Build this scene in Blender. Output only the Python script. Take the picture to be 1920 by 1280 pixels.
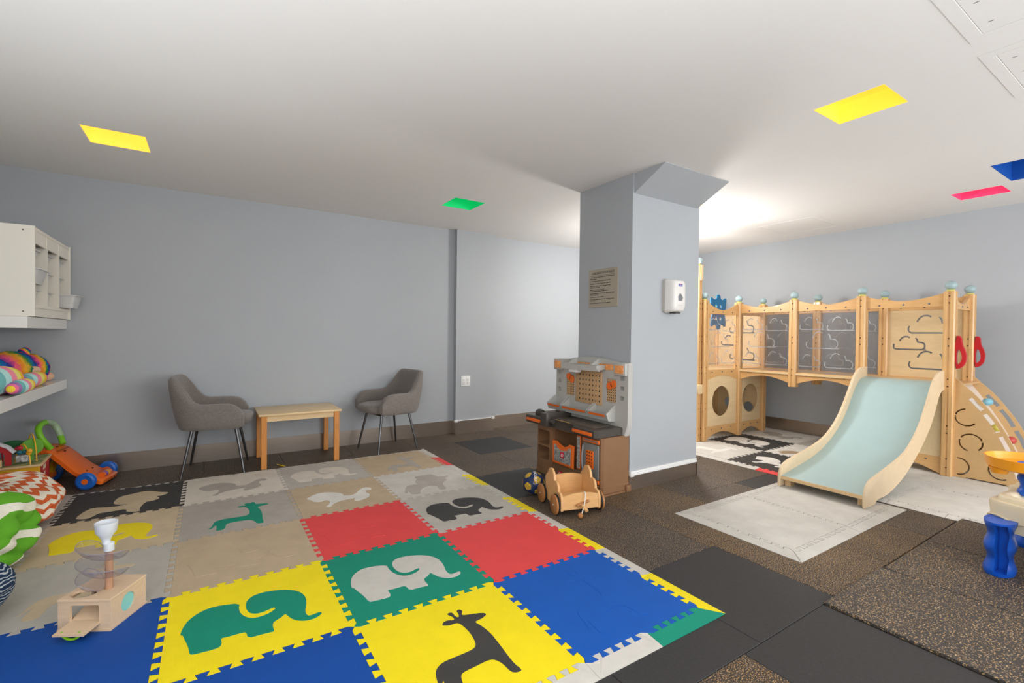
import bpy, bmesh, math, random
from mathutils import Vector, Matrix
from math import sin, cos, pi, radians as R

for o in list(bpy.data.objects): bpy.data.objects.remove(o)
S = bpy.context.scene
COL = S.collection
random.seed(7)

# ------------------------------------------------------------------ camera
F_PX, YAW, PITCH, ROLL = 879.62, 0.99869, 0.012416, 0.010655
CAM = Vector((0.1493, -2.4035, 1.1160))
fw = Vector((cos(YAW) * cos(PITCH), sin(YAW) * cos(PITCH), -sin(PITCH)))
rt = Vector((sin(YAW), -cos(YAW), 0)); up = rt.cross(fw)
r2 = cos(ROLL) * rt + sin(ROLL) * up; u2 = -sin(ROLL) * rt + cos(ROLL) * up
cd = bpy.data.cameras.new('camera'); cam = bpy.data.objects.new('camera', cd); COL.objects.link(cam)
cd.sensor_width = 36; cd.lens = F_PX / 1920 * 36; cd.clip_start = 0.02
m = Matrix.Identity(4)
for i in range(3):
    m[i][0], m[i][1], m[i][2], m[i][3] = r2[i], u2[i], -fw[i], CAM[i]
cam.matrix_world = m
S.camera = cam

# ------------------------------------------------------------------ world, lights, exposure
S.view_settings.view_transform = 'Standard'; S.view_settings.look = 'None'
S.view_settings.gamma = 1; S.view_settings.use_curve_mapping = False
S.view_settings.exposure = 0.24
w = bpy.data.worlds.new('world'); S.world = w; w.use_nodes = True
w.node_tree.nodes['Background'].inputs[0].default_value = (.8, .88, 1, 1)
w.node_tree.nodes['Background'].inputs[1].default_value = 0.6

def area(name, loc, target, sx, sy, power, col=(1, 1, 1), spread=180):
    l = bpy.data.lights.new(name, 'AREA'); l.shape = 'RECTANGLE'; l.size = sx; l.size_y = sy
    l.energy = power; l.color = col; l.spread = R(spread)
    o = bpy.data.objects.new(name, l); COL.objects.link(o); o.location = loc
    o.rotation_euler = (Vector(target) - Vector(loc)).to_track_quat('-Z', 'Y').to_euler()
    return o
def point(name, loc, power, rad=.1, col=(1, 1, 1)):
    l = bpy.data.lights.new(name, 'POINT'); l.energy = power; l.shadow_soft_size = rad; l.color = col
    o = bpy.data.objects.new(name, l); COL.objects.link(o); o.location = loc; return o

# daylight through the side window; the rear window light is added for brightness
area('daylight_side_window', (3.6, -4.62, 1.30), (3.6, 0, 2.6), 3.6, 1.7, 112, (.97, .985, 1))
area('added_rear_fill', (-1.02, -3.3, 1.30), (4, -1.2, 2.6), 1.8, 1.7, 44, (.98, .985, 1))
# added lights with no fixture: one behind the pillar, two spots brightening the ceiling
point('added_light_behind_pillar', (4.20, 0.86, 1.68), 66, .16, (1, .985, .97))
for loc, en in (((.2, -2.9, .80), 270), ((-.62, -.75, .50), 62)):
    l = bpy.data.lights.new('added_ceiling_fill', 'SPOT'); l.energy = en; l.color = (.93, .97, 1); l.spot_size = R(150); l.spot_blend = 1; l.shadow_soft_size = .25
    o = bpy.data.objects.new('added_ceiling_fill', l); COL.objects.link(o); o.location = loc; o.rotation_euler = (R(180), 0, 0)

# ------------------------------------------------------------------ materials
def lin(c):
    return tuple(((v / 255 / 12.92) if v / 255 <= .04045 else ((v / 255 + .055) / 1.055) ** 2.4) for v in c) + (1,)
MATS = {}
def mk(name, col, rough=.5, metal=0, var=0, vscale=6, bump=0, bscale=200, spec=.5, coat=0, emit=0, emitcol=None,
       col2=None, stretch=None, trans=0, ior=1.45, alpha=1, sheen=0):
    """principled material; var/col2: object-space colour variation; bump: fine relief"""
    if name in MATS: return MATS[name]
    mt = bpy.data.materials.new(name); mt.use_nodes = True; nt = mt.node_tree; N = nt.nodes; L = nt.links
    b = N['Principled BSDF']
    b.inputs['Base Color'].default_value = lin(col); b.inputs['Roughness'].default_value = rough
    b.inputs['Metallic'].default_value = metal; b.inputs['Specular IOR Level'].default_value = spec
    b.inputs['Coat Weight'].default_value = coat; b.inputs['Transmission Weight'].default_value = trans
    b.inputs['IOR'].default_value = ior; b.inputs['Alpha'].default_value = alpha
    b.inputs['Sheen Weight'].default_value = sheen
    if emit:
        b.inputs['Emission Color'].default_value = lin(emitcol or col); b.inputs['Emission Strength'].default_value = emit
    vec = None
    if var or bump:
        tc = N.new('ShaderNodeTexCoord'); vec = tc.outputs['Object']
        if stretch:
            mp = N.new('ShaderNodeMapping'); mp.inputs['Scale'].default_value = stretch
            L.new(vec, mp.inputs[0]); vec = mp.outputs[0]
    if var:
        n = N.new('ShaderNodeTexNoise'); n.inputs['Scale'].default_value = vscale; n.inputs['Detail'].default_value = 5
        n.inputs['Roughness'].default_value = .65
        L.new(vec, n.inputs['Vector'])
        cr = N.new('ShaderNodeValToRGB')
        a = lin(col); c2 = lin(col2) if col2 else tuple(v * (1 - var) for v in a[:3]) + (1,)
        cr.color_ramp.elements[0].position = .35; cr.color_ramp.elements[1].position = .65
        cr.color_ramp.elements[0].color = c2; cr.color_ramp.elements[1].color = a
        L.new(n.outputs[0], cr.inputs[0]); L.new(cr.outputs[0], b.inputs['Base Color'])
    if bump:
        n2 = N.new('ShaderNodeTexNoise'); n2.inputs['Scale'].default_value = bscale; n2.inputs['Detail'].default_value = 3
        L.new(vec, n2.inputs['Vector'])
        bp = N.new('ShaderNodeBump'); bp.inputs['Strength'].default_value = bump; bp.inputs['Distance'].default_value = .002
        L.new(n2.outputs[0], bp.inputs['Height']); L.new(bp.outputs[0], b.inputs['Normal'])
    MATS[name] = mt
    return mt

def speckle(name, base, fleck, thr, scale=150, rough=.62):
    """crumb rubber: dark ground with coloured crumbs"""
    mt = bpy.data.materials.new(name); mt.use_nodes = True; N = mt.node_tree.nodes; L = mt.node_tree.links
    b = N['Principled BSDF']; b.inputs['Roughness'].default_value = rough; b.inputs['Specular IOR Level'].default_value = .5
    g = N.new('ShaderNodeNewGeometry')
    n = N.new('ShaderNodeTexNoise'); n.inputs['Scale'].default_value = scale; n.inputs['Detail'].default_value = 1
    L.new(g.outputs['Position'], n.inputs['Vector'])
    big = N.new('ShaderNodeTexNoise'); big.inputs['Scale'].default_value = 3; big.inputs['Detail'].default_value = 4
    L.new(g.outputs['Position'], big.inputs['Vector'])
    ad = N.new('ShaderNodeMath'); ad.operation = 'MULTIPLY_ADD'; ad.inputs[1].default_value = .10; L.new(big.outputs[0], ad.inputs[0]); L.new(n.outputs[0], ad.inputs[2])
    cr = N.new('ShaderNodeValToRGB'); e = cr.color_ramp.elements
    e[0].position = thr + .05 - .006; e[1].position = thr + .05 + .010; e[0].color = lin(base); e[1].color = lin(fleck)
    L.new(ad.outputs[0], cr.inputs[0])
    n3 = N.new('ShaderNodeTexNoise'); n3.inputs['Scale'].default_value = 70; L.new(g.outputs['Position'], n3.inputs['Vector'])
    mx = N.new('ShaderNodeMixRGB'); mx.blend_type = 'MULTIPLY'; mx.inputs[0].default_value = .5
    L.new(cr.outputs[0], mx.inputs[1]); L.new(n3.outputs[0], mx.inputs[2]); L.new(mx.outputs[0], b.inputs['Base Color'])
    bp = N.new('ShaderNodeBump'); bp.inputs['Strength'].default_value = .35; bp.inputs['Distance'].default_value = .002
    L.new(n.outputs[0], bp.inputs['Height']); L.new(bp.outputs[0], b.inputs['Normal'])
    return mt

def acrylic(name, tint=(235, 240, 245), refl=.12, opac=.06):
    mt = bpy.data.materials.new(name); mt.use_nodes = True; N = mt.node_tree.nodes; L = mt.node_tree.links
    for n in list(N):
        if n.type != 'OUTPUT_MATERIAL': N.remove(n)
    out = [n for n in N if n.type == 'OUTPUT_MATERIAL'][0]
    t = N.new('ShaderNodeBsdfTransparent'); t.inputs[0].default_value = lin(tint)
    g = N.new('ShaderNodeBsdfGlossy'); g.inputs['Roughness'].default_value = .08
    d = N.new('ShaderNodeBsdfDiffuse'); d.inputs[0].default_value = lin((225, 228, 230))
    lw_ = N.new('ShaderNodeLayerWeight'); lw_.inputs[0].default_value = .5
    pw = N.new('ShaderNodeMath'); pw.operation = 'POWER'; pw.inputs[1].default_value = 4; L.new(lw_.outputs['Facing'], pw.inputs[0])
    fr = N.new('ShaderNodeMath'); fr.operation = 'MULTIPLY_ADD'; fr.inputs[1].default_value = .5; fr.inputs[2].default_value = refl * .4; L.new(pw.outputs[0], fr.inputs[0])
    m1 = N.new('ShaderNodeMixShader'); m1.inputs[0].default_value = opac; L.new(t.outputs[0], m1.inputs[1]); L.new(d.outputs[0], m1.inputs[2])
    m2 = N.new('ShaderNodeMixShader'); L.new(fr.outputs[0], m2.inputs[0]); L.new(m1.outputs[0], m2.inputs[1]); L.new(g.outputs[0], m2.inputs[2])
    L.new(m2.outputs[0], out.inputs[0])
    return mt

# ------------------------------------------------------------------ mesh builder
class B:
    def __init__(s): s.bm = bmesh.new(); s.uv = None
    def box(s, x0, x1, y0, y1, z0, z1, bev=0, seg=2):
        x0, x1 = sorted((x0, x1)); y0, y1 = sorted((y0, y1)); z0, z1 = sorted((z0, z1))
        v = [s.bm.verts.new((x, y, z)) for x in (x0, x1) for y in (y0, y1) for z in (z0, z1)]
        fs = [s.bm.faces.new([v[i] for i in f]) for f in ((0, 1, 3, 2), (4, 6, 7, 5), (0, 4, 5, 1), (2, 3, 7, 6), (0, 2, 6, 4), (1, 5, 7, 3))]
        if bev:
            es = list({e for f in fs for e in f.edges})
            bmesh.ops.bevel(s.bm, geom=es, offset=bev, segments=seg, affect='EDGES', profile=.5, clamp_overlap=True)
        return s
    def prism(s, pts, axis, a, b, bev=0):
        """polygon in the plane normal to axis (x: (y,z), y: (x,z), z: (x,y)), extruded a..b"""
        def P(p, t): return {'x': (t, p[0], p[1]), 'y': (p[0], t, p[1]), 'z': (p[0], p[1], t)}[axis]
        n = len(pts)
        lo = [s.bm.verts.new(P(p, a)) for p in pts]; hi = [s.bm.verts.new(P(p, b)) for p in pts]
        fs = [s.bm.faces.new(lo[::-1]), s.bm.faces.new(hi)]
        for i in range(n): fs.append(s.bm.faces.new((lo[i], lo[(i + 1) % n], hi[(i + 1) % n], hi[i])))
        if bev:
            es = list(fs[0].edges) + list(fs[1].edges)
            bmesh.ops.bevel(s.bm, geom=es, offset=bev, segments=1, affect='EDGES', clamp_overlap=True)
        return s
    def loft(s, loops, closed=True, cap=True, loopclosed=False):
        vs = [[s.bm.verts.new(p) for p in l] for l in loops]
        n = len(loops[0]); K = len(loops)
        for k in range(K if loopclosed else K - 1):
            a, b = vs[k], vs[(k + 1) % K]
            for i in range(n if closed else n - 1):
                j = (i + 1) % n
                try: s.bm.faces.new((a[i], a[j], b[j], b[i]))
                except ValueError: pass
        if cap and closed and not loopclosed:
            s.bm.faces.new(vs[0][::-1]); s.bm.faces.new(vs[-1])
        return s
    def cyl(s, p0, p1, r0, r1=None, n=16, cap=True):
        p0, p1 = Vector(p0), Vector(p1); r1 = r0 if r1 is None else r1
        d = (p1 - p0).normalized(); a = d.orthogonal().normalized(); b = d.cross(a)
        return s.loft([[p + r * (cos(2 * pi * i / n) * a + sin(2 * pi * i / n) * b) for i in range(n)] for p, r in ((p0, r0), (p1, r1))], cap=cap)
    def tube(s, pts, r, n=8, closed=False):
        pts = [Vector(p) for p in pts]; K = len(pts); loops = []; a = None
        for k in range(K):
            if closed: d = pts[(k + 1) % K] - pts[k - 1]
            else: d = pts[min(k + 1, K - 1)] - pts[max(k - 1, 0)]
            d.normalize()
            a = d.orthogonal() if a is None else a - d * a.dot(d)
            a.normalize(); b = d.cross(a)
            rr = r[k] if isinstance(r, (list, tuple)) else r
            loops.append([pts[k] + rr * (cos(2 * pi * i / n) * a + sin(2 * pi * i / n) * b) for i in range(n)])
        return s.loft(loops, loopclosed=closed)
    def lathe(s, prof, c=(0, 0, 0), n=24, axis='z', sx=1, sy=1):
        c = Vector(c); loops = []
        for r, z in prof:
            l = []
            for i in range(n):
                t = 2 * pi * i / n; x, y = r * cos(t) * sx, r * sin(t) * sy
                l.append(c + Vector({'z': (x, y, z), 'x': (z, x, y), 'y': (y, z, x)}[axis]))
            loops.append(l)
        return s.loft(loops)
    def sph(s, c, rx, ry=None, rz=None, n=16, m=10, rot=None, e=1.0):
        ry = ry or rx; rz = rz or rx; loops = []
        q = lambda v: math.copysign(abs(v) ** e, v)
        M = Matrix.Rotation(rot[1], 3, rot[0]) if rot else None
        for j in range(m + 1):
            ph = -pi / 2 + pi * (j + .02) / (m + .04); l = []
            for i in range(n):
                t = 2 * pi * i / n
                v = Vector((rx * q(cos(ph)) * q(cos(t)), ry * q(cos(ph)) * q(sin(t)), rz * q(sin(ph))))
                if M: v = M @ v
                l.append(Vector(c) + v)
            loops.append(l)
        return s.loft(loops)
    def xf(s, M): bmesh.ops.transform(s.bm, matrix=M, verts=s.bm.verts); return s
    def mesh(s, name, smooth=35):
        bmesh.ops.recalc_face_normals(s.bm, faces=s.bm.faces)
        me = bpy.data.meshes.new(name); s.bm.to_mesh(me)
        if smooth:
            me.shade_smooth(); me.set_sharp_from_angle(angle=R(smooth))
        return me
    def cut(s, cutter):
        a = bpy.data.objects.new('a', s.mesh('a', 0)); b = bpy.data.objects.new('b', cutter.mesh('b', 0))
        COL.objects.link(a); COL.objects.link(b)
        md = a.modifiers.new('m', 'BOOLEAN'); md.operation = 'DIFFERENCE'; md.solver = 'EXACT'; md.object = b
        md.use_self = True
        dg = bpy.context.evaluated_depsgraph_get()
        me = bpy.data.meshes.new_from_object(a.evaluated_get(dg))
        s.bm.free(); s.bm = bmesh.new(); s.bm.from_mesh(me)
        ma, mb = a.data, b.data
        bpy.data.objects.remove(a); bpy.data.objects.remove(b)
        for q in (ma, mb, me): bpy.data.meshes.remove(q)
        return s

def add(name, b, mat, parent=None, label=None, cat=None, group=None, kind=None, smooth=35):
    me = b.mesh(name, smooth) if isinstance(b, B) else b
    if mat is not None and len(me.materials) == 0: me.materials.append(mat)
    o = bpy.data.objects.new(name, me); COL.objects.link(o); o.parent = parent
    tag(o, label, cat, group, kind)
    return o
def tag(o, label=None, cat=None, group=None, kind=None):
    if label: o['label'] = label
    if cat: o['category'] = cat
    if group: o['group'] = group
    if kind: o['kind'] = kind
def empty(name, label, cat, loc=(0, 0, 0), rz=0, group=None):
    o = bpy.data.objects.new(name, None); COL.objects.link(o); o.empty_display_size = .1
    o.location = loc; o.rotation_euler = (0, 0, rz); tag(o, label, cat, group); return o
def arc(cx, cy, r, a0, a1, n=10, ry=None):
    ry = ry or r
    return [(cx + r * cos(R(a0 + (a1 - a0) * i / n)), cy + ry * sin(R(a0 + (a1 - a0) * i / n))) for i in range(n + 1)]
def ribbon(pts, wd):
    """outline polygon of a round-ended-ish stroke of width wd along pts"""
    P = [Vector(p) for p in pts]; Lf, Rt = [], []
    for k in range(len(P)):
        d = (P[min(k + 1, len(P) - 1)] - P[max(k - 1, 0)]).normalized(); n = Vector((-d.y, d.x)) * wd / 2
        Lf.append(tuple(P[k] + n)); Rt.append(tuple(P[k] - n))
    return Lf + Rt[::-1]
def smoothp(pts, k=2, closed=False):
    """chaikin smoothing"""
    for _ in range(k):
        o = [] if closed else [pts[0]]
        n = len(pts)
        for i in range(n if closed else n - 1):
            a, b = Vector(pts[i]), Vector(pts[(i + 1) % n])
            o += [tuple(a * .75 + b * .25), tuple(a * .25 + b * .75)]
        if not closed: o.append(pts[-1])
        pts = o
    return pts
def textmesh(s, size, name='lettering', ext=.0006, sx=1):
    cu = bpy.data.curves.new(name, 'FONT'); cu.body = s; cu.size = size; cu.align_x = 'CENTER'; cu.align_y = 'CENTER'; cu.extrude = ext
    o = bpy.data.objects.new(name, cu); COL.objects.link(o)
    dg = bpy.context.evaluated_depsgraph_get(); me = bpy.data.meshes.new_from_object(o.evaluated_get(dg))
    bpy.data.objects.remove(o); bpy.data.curves.remove(cu)
    for v in me.vertices: v.co.x *= sx
    return me
def uvmat(name, build, rough=.85, bump=.3, bscale=300):
    """material whose colour is built from UV: build(N, L, u_socket, v_socket) -> colour socket"""
    mt = bpy.data.materials.new(name); mt.use_nodes = True; N = mt.node_tree.nodes; L = mt.node_tree.links
    b = N['Principled BSDF']; b.inputs['Roughness'].default_value = rough; b.inputs['Specular IOR Level'].default_value = .2
    uv = N.new('ShaderNodeUVMap'); sp = N.new('ShaderNodeSeparateXYZ'); L.new(uv.outputs[0], sp.inputs[0])
    c = build(N, L, sp.outputs[0], sp.outputs[1]); L.new(c, b.inputs['Base Color'])
    if bump:
        n = N.new('ShaderNodeTexNoise'); n.inputs['Scale'].default_value = bscale
        tc = N.new('ShaderNodeTexCoord'); L.new(tc.outputs['Object'], n.inputs['Vector'])
        bp = N.new('ShaderNodeBump'); bp.inputs['Strength'].default_value = bump; bp.inputs['Distance'].default_value = .003
        L.new(n.outputs[0], bp.inputs['Height']); L.new(bp.outputs[0], b.inputs['Normal'])
    return mt
def mathn(N, L, op, a, b=None, c=None):
    n = N.new('ShaderNodeMath'); n.operation = op
    for i, v in enumerate((a, b, c)):
        if v is None: continue
        if isinstance(v, (int, float)): n.inputs[i].default_value = v
        else: L.new(v, n.inputs[i])
    return n.outputs[0]
def gridmesh(name, f, nu, nv, closed_u=True, smooth=True):
    """surface f(u,v)->xyz for u,v in 0..1, with a UV map"""
    bm = bmesh.new(); uvl = bm.loops.layers.uv.new('UVMap')
    V = [[bm.verts.new(f(i / nu, j / nv)) for i in range(nu if closed_u else nu + 1)] for j in range(nv + 1)]
    for j in range(nv):
        for i in range(nu):
            i2 = (i + 1) % nu if closed_u else i + 1
            try: fc = bm.faces.new((V[j][i], V[j][i2], V[j + 1][i2], V[j + 1][i]))
            except ValueError: continue
            for lp, (a, b) in zip(fc.loops, ((i, j), (i + 1, j), (i + 1, j + 1), (i, j + 1))): lp[uvl].uv = (a / nu, b / nv)
    bmesh.ops.recalc_face_normals(bm, faces=bm.faces)
    me = bpy.data.meshes.new(name); bm.to_mesh(me); bm.free()
    if smooth: me.shade_smooth()
    return me
# ================================================================== SETTING
HC = 2.300; XL, XR, YN, YF = -1.13, 6.00, -4.70, 2.43
wallm = mk('wall_paint', (174, 178, 182), .55, var=.03, vscale=1.5, bump=.05, bscale=260)
ceilm = mk('ceiling_paint', (236, 234, 231), .7, var=.015, vscale=1.2, bump=.04, bscale=200)
steel = mk('brushed_steel', (184, 172, 160), .28, metal=.9, var=.12, vscale=5, stretch=(1, 1, 60), bump=.05, bscale=60)
white = mk('white_paint', (232, 231, 226), .45)
whitep = mk('white_plastic', (236, 236, 234), .35)
darkm = mk('dark_metal', (50, 50, 52), .4, metal=.6)

def struct(name, b, mat, parent=None, label=None):
    return add(name, b, mat, parent, label, kind='structure')

# floor: concrete slab with loose-laid crumb rubber tiles
floor = struct('floor', B().box(XL - .1, XR + .1, YN - .1, YF + .2, -.06, -.014), mk('slab', (176, 160, 138), .9))
RUB = {'black': speckle('rubber_black', (54, 52, 52), (84, 81, 79), .70, 240),
       'fine': speckle('rubber_fine_fleck', (58, 52, 47), (206, 164, 108), .578, 215),
       'mid': speckle('rubber_mid_fleck', (62, 57, 54), (184, 152, 114), .592, 200),
       'sparse': speckle('rubber_sparse_fleck', (68, 63, 59), (204, 168, 120), .605, 170)}
RT = .58
def rub_kind(i, j, cx, cy):
    if cx > 2.33 and cy < -1.47: return 'sparse' if cx < 3.55 else 'mid'
    if -1.47 < cy < -.89 and cx < 2.43: return 'black'
    if -.89 < cy < -.31 and 3.5 < cx < 4.2: return 'black'
    if cy < -1.47 and 1.84 < cx < 2.33: return 'black'
    if cy < -1.47 and cx < 1.85: return 'fine'
    if 1.4 < cy < 2.02 and 2.2 < cx < 2.9: return 'black'
    if -.31 < cy < .27 and 2.9 < cx < 3.5: return 'mid'
    if .27 < cy < .85 and 2. < cx < 2.45: return 'black'
    if -.89 < cy < -.31 and cx > 1.8: return 'fine' if (i + j) % 2 else 'mid'
    if cy > .8: return 'mid'
    return ('fine', 'mid', 'fine')[(i * 2 + j) % 3]
rub_mesh = {}
for j in range(-6, 8):
    y0 = -1.47 + RT * j
    if y0 < YN - RT or y0 > YF + .06: continue
    off = {0: 2.43, -1: 2.32, 5: 2.29, 1: 2.40, 2: 2.98}.get(j, 2.43)
    for i in range(-7, 8):
        x0 = off + RT * i
        xa, xb, ya, yb = max(x0, XL), min(x0 + RT, XR), max(y0, YN), min(y0 + RT, YF + .06)
        if j < 0: # the raised, gapped rows on the right start at x 2.32
            pass
        if xb - xa < .03 or yb - ya < .03: continue
        k = rub_kind(i, j, (xa + xb) / 2, (ya + yb) / 2)
        raised = (xa + xb) / 2 > 2.33 and (ya + yb) / 2 < -1.47
        g = .0012; zt = .0105 if raised else 0
        if raised: xa += .004; yb -= (.012 if x0 > 2.8 else .002)
        key = (round(xb - xa, 3), round(yb - ya, 3), raised)
        if (key, k) not in rub_mesh:
            wx, wy = (xb - xa) / 2 - g, (yb - ya) / 2 - g
            bb = B().box(-wx, wx, -wy, wy, -.0125, 0, .0015, 1)
            me = bb.mesh('rubber_tile'); me.materials.append(RUB[k]); rub_mesh[(key, k)] = me
        o = bpy.data.objects.new('rubber_tile', rub_mesh[(key, k)]); COL.objects.link(o); o.parent = floor
        o.location = ((xa + xb) / 2, (ya + yb) / 2, zt)

# walls (far wall with a shallow pilaster, the left side wall, the right wall behind the tower, near wall)
struct('wall_far', B().box(XL - .15, 2.475, YF, YF + .2, -.06, HC + .02), wallm)
struct('wall_far', B().box(2.475, XR + .15, YF + .035, YF + .2, -.06, HC + .02), wallm)
pil = struct('trim_1', B().box(2.475, 2.965, 2.365, YF + .1, -.02, HC + .02), wallm)
tag(pil, 'shallow grey pilaster on the far wall')
cw = B().box(XL - .15, XL, YN - .15, YF, -.06, HC + .02)
cw.cut(B().box(XL - .3, XL + .2, -4.2, -2.4, .45, 2.15)); struct('wall_left', cw, wallm)
struct('wall_right', B().box(XR, XR + .15, YN - .15, YF + .2, -.06, HC + .02), wallm)
cw = B().box(XL, XR, YN - .15, YN, -.06, HC + .02)
cw.cut(B().box(1.8, 5.4, YN - .3, YN + .2, .45, 2.15)); struct('wall_near', cw, wallm)
for n, (a0, a1, ax) in {'window_1': (1.8, 5.4, 'x'), 'added_window_2': (-4.2, -2.4, 'y')}.items():  # the second one is an unseen window made up for its light
    b = B()
    def bar(u0, u1, z0, z1):
        if ax == 'x': b.box(u0, u1, YN - .1, YN - .04, z0, z1)
        else: b.box(XL - .1, XL - .04, u0, u1, z0, z1)
    bar(a0, a1, .45, .5); bar(a0, a1, 2.1, 2.15); bar(a0, a0 + .05, .5, 2.1); bar(a1 - .05, a1, .5, 2.1)
    bar((a0 + a1) / 2 - .025, (a0 + a1) / 2 + .025, .5, 2.1)
    struct(n, b, white)

# baseboards
bh = .147
struct('baseboard_far', B().box(XL, 2.475, YF - .008, YF, 0, bh), steel)
struct('baseboard_far', B().box(2.965, XR, YF + .027, YF + .035, 0, bh), steel)
bp_ = struct('baseboard_far', B().box(2.467, 2.972, 2.357, 2.43, 0, bh), steel)
struct('baseboard_left', B().box(XL, XL + .008, YN, YF - .008, 0, bh), steel)
struct('baseboard_right', B().box(XR - .008, XR, YN, YF + .027, 0, bh), steel)
rw = B().box(2.462, 2.955, 2.351, 2.366, bh, bh + .008)
raceway = add('cable_raceway', rw, whitep, None, 'thin white cable strip on top of the baseboard of the pilaster', 'cable cover')
for x in (2.477, 2.958): add('end_cap', B().box(x - .02, x + .02, 2.345, 2.372, bh - .012, bh + .014, .003), whitep, raceway)
# rubber wall gap shadow strip is left to the light

# pillar with sloped bracket at the top
PX0, PX1, PY0, PY1 = 2.715, 3.485, -.012, .565
pb = B().box(PX0, PX1, PY0, PY1, 0, HC + .02)
pillar = struct('pillar', pb, wallm, None, 'grey square pillar in the middle of the room')
wb = B().prism([(PY0 + .01, 2.15), (PY0 + .01, HC + .01), (-.285, HC + .01), (-.285, HC - .003)], 'x', 2.728, 3.455)
struct('bracket', wb, wallm, pillar)
bb = B()
bb.box(PX0 - .008, PX1 + .008, PY0 - .008, PY0, 0, .108); bb.box(PX0 - .008, PX0, PY0, PY1, 0, .147); bb.box(PX1, PX1 + .008, PY0 - .008, PY1, 0, .147)
struct('baseboard', bb, steel, pillar)
rc = B().box(PX0 + .028, PX1 - .004, PY0 - .016, PY0, .106, .122, .002).box(PX0 + .028, PX1 - .004, PY0 - .012, PY0, .122, .138, .002)
pr_ = add('cable_raceway', rc, whitep, None, 'white two-line cable strip above the baseboard of the pillar', 'cable cover')
add('end_cap', B().box(PX0 - .004, PX0 + .03, PY0 - .022, PY0, .100, .140, .003), whitep, pr_)

# ceiling with light wells cut through it
WELLS = [('yellow', (255, 199, 76), -.333, 1.370, .15, .15, 1.0, 'yellow square ceiling light well above the wall shelves'),
         ('green', (10, 196, 112), 2.072, 1.425, .148, .148, .55, 'green square ceiling light well near the far wall'),
         ('yellow', (255, 198, 66), 2.920, -1.338, .145, .152, .95, 'yellow square ceiling light well in front of the pillar'),
         ('pink', (250, 62, 108), 5.350, -1.253, .135, .148, .7, 'pink square ceiling light well above the slide tower'),
         ('blue', (10, 76, 158), 4.865, -1.735, .27, .27, .22, 'large blue ceiling light well at the right edge'),
         ('amber', (255, 226, 176), 3.770, .345, .15, .15, 1.5, 'glowing amber ceiling light well peeking out behind the pillar')]
cb = B().box(XL - .1, XR + .1, YN - .1, YF + .2, HC, HC + .03)
ct = B()
for n, c, x, y, hx, hy, e, lb in WELLS: ct.box(x - hx, x + hx, y - hy, y + hy, HC - .1, HC + .1)
cb.cut(ct)
struct('ceiling', cb, ceilm)
glow = mk('light_edge', (255, 252, 240), .4, emit=1.2)
for n, c, x, y, hx, hy, e, lb in WELLS:
    t = empty('ceiling_light', lb, 'ceiling light', (x, y, HC))
    d = .16 if n == 'blue' else .10
    m_ = mk('well_' + n + str(round(x)), c, .6, emit=e * .66)
    k = B()
    k.box(-hx - .01, hx + .01, -hy - .01, hy + .01, d, d + .01)
    k.box(-hx - .01, -hx, -hy - .01, hy + .01, .030, d); k.box(hx, hx + .01, -hy - .01, hy + .01, .030, d)
    k.box(-hx, hx, -hy - .01, -hy, .030, d); k.box(-hx, hx, hy, hy + .01, .030, d)
    add('housing', k, m_, t)
    f = B()
    for s_ in (-1, 1):
        f.box(s_ * hx, s_ * (hx - .003), -hy, hy, 0.0, .03); f.box(-hx, hx, s_ * hy, s_ * (hy - .003), 0.0, .03)
    add('edge_trim', f, m_ if n != 'blue' else m_, t)

# access hatches in the ceiling
screwm = mk('screw_slot', (120, 116, 110), .5)
def hatch(x0, x1, y0, y1, lb, screws=True):
    t = empty('access_hatch', lb, 'access hatch', ((x0 + x1) / 2, (y0 + y1) / 2, HC))
    hx, hy = (x1 - x0) / 2, (y1 - y0) / 2; f = B(); g = .045
    for s_ in (-1, 1):
        f.box(s_ * hx, s_ * (hx - g), -hy, hy, -.002, 0, .0008, 1); f.box(-hx + g, hx - g, s_ * hy, s_ * (hy - g), -.002, 0, .0008, 1)
    add('hatch_frame', f, ceilm, t)
    add('hatch_door', B().box(-hx + g + .003, hx - g - .003, -hy + g + .003, hy - g - .003, -.0015, 0), ceilm, t)
    if screws:
        for k in range(3):
            for s_ in (-1, 1):
                xx = -hx + g + .08 + k * (2 * hx - 2 * g - .16) / 2
                add('screw', B().box(xx - .002, xx + .002, s_ * (hy - g - .04) - .008, s_ * (hy - g - .04) + .008, -.0022, -.001), screwm, t)
hatch(2.10, 2.70, -2.40, -1.80, 'square white ceiling hatch cut by the top edge of the photo')
hatch(2.84, 3.44, -2.39, -1.79, 'square white ceiling hatch at the upper right edge')
hatch(4.05, 4.70, .15, .80, 'white ceiling hatch just right of the pillar top', False)
hatch(5.05, 5.70, -.16, .44, 'white ceiling hatch above the playset near the right wall', False)

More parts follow.
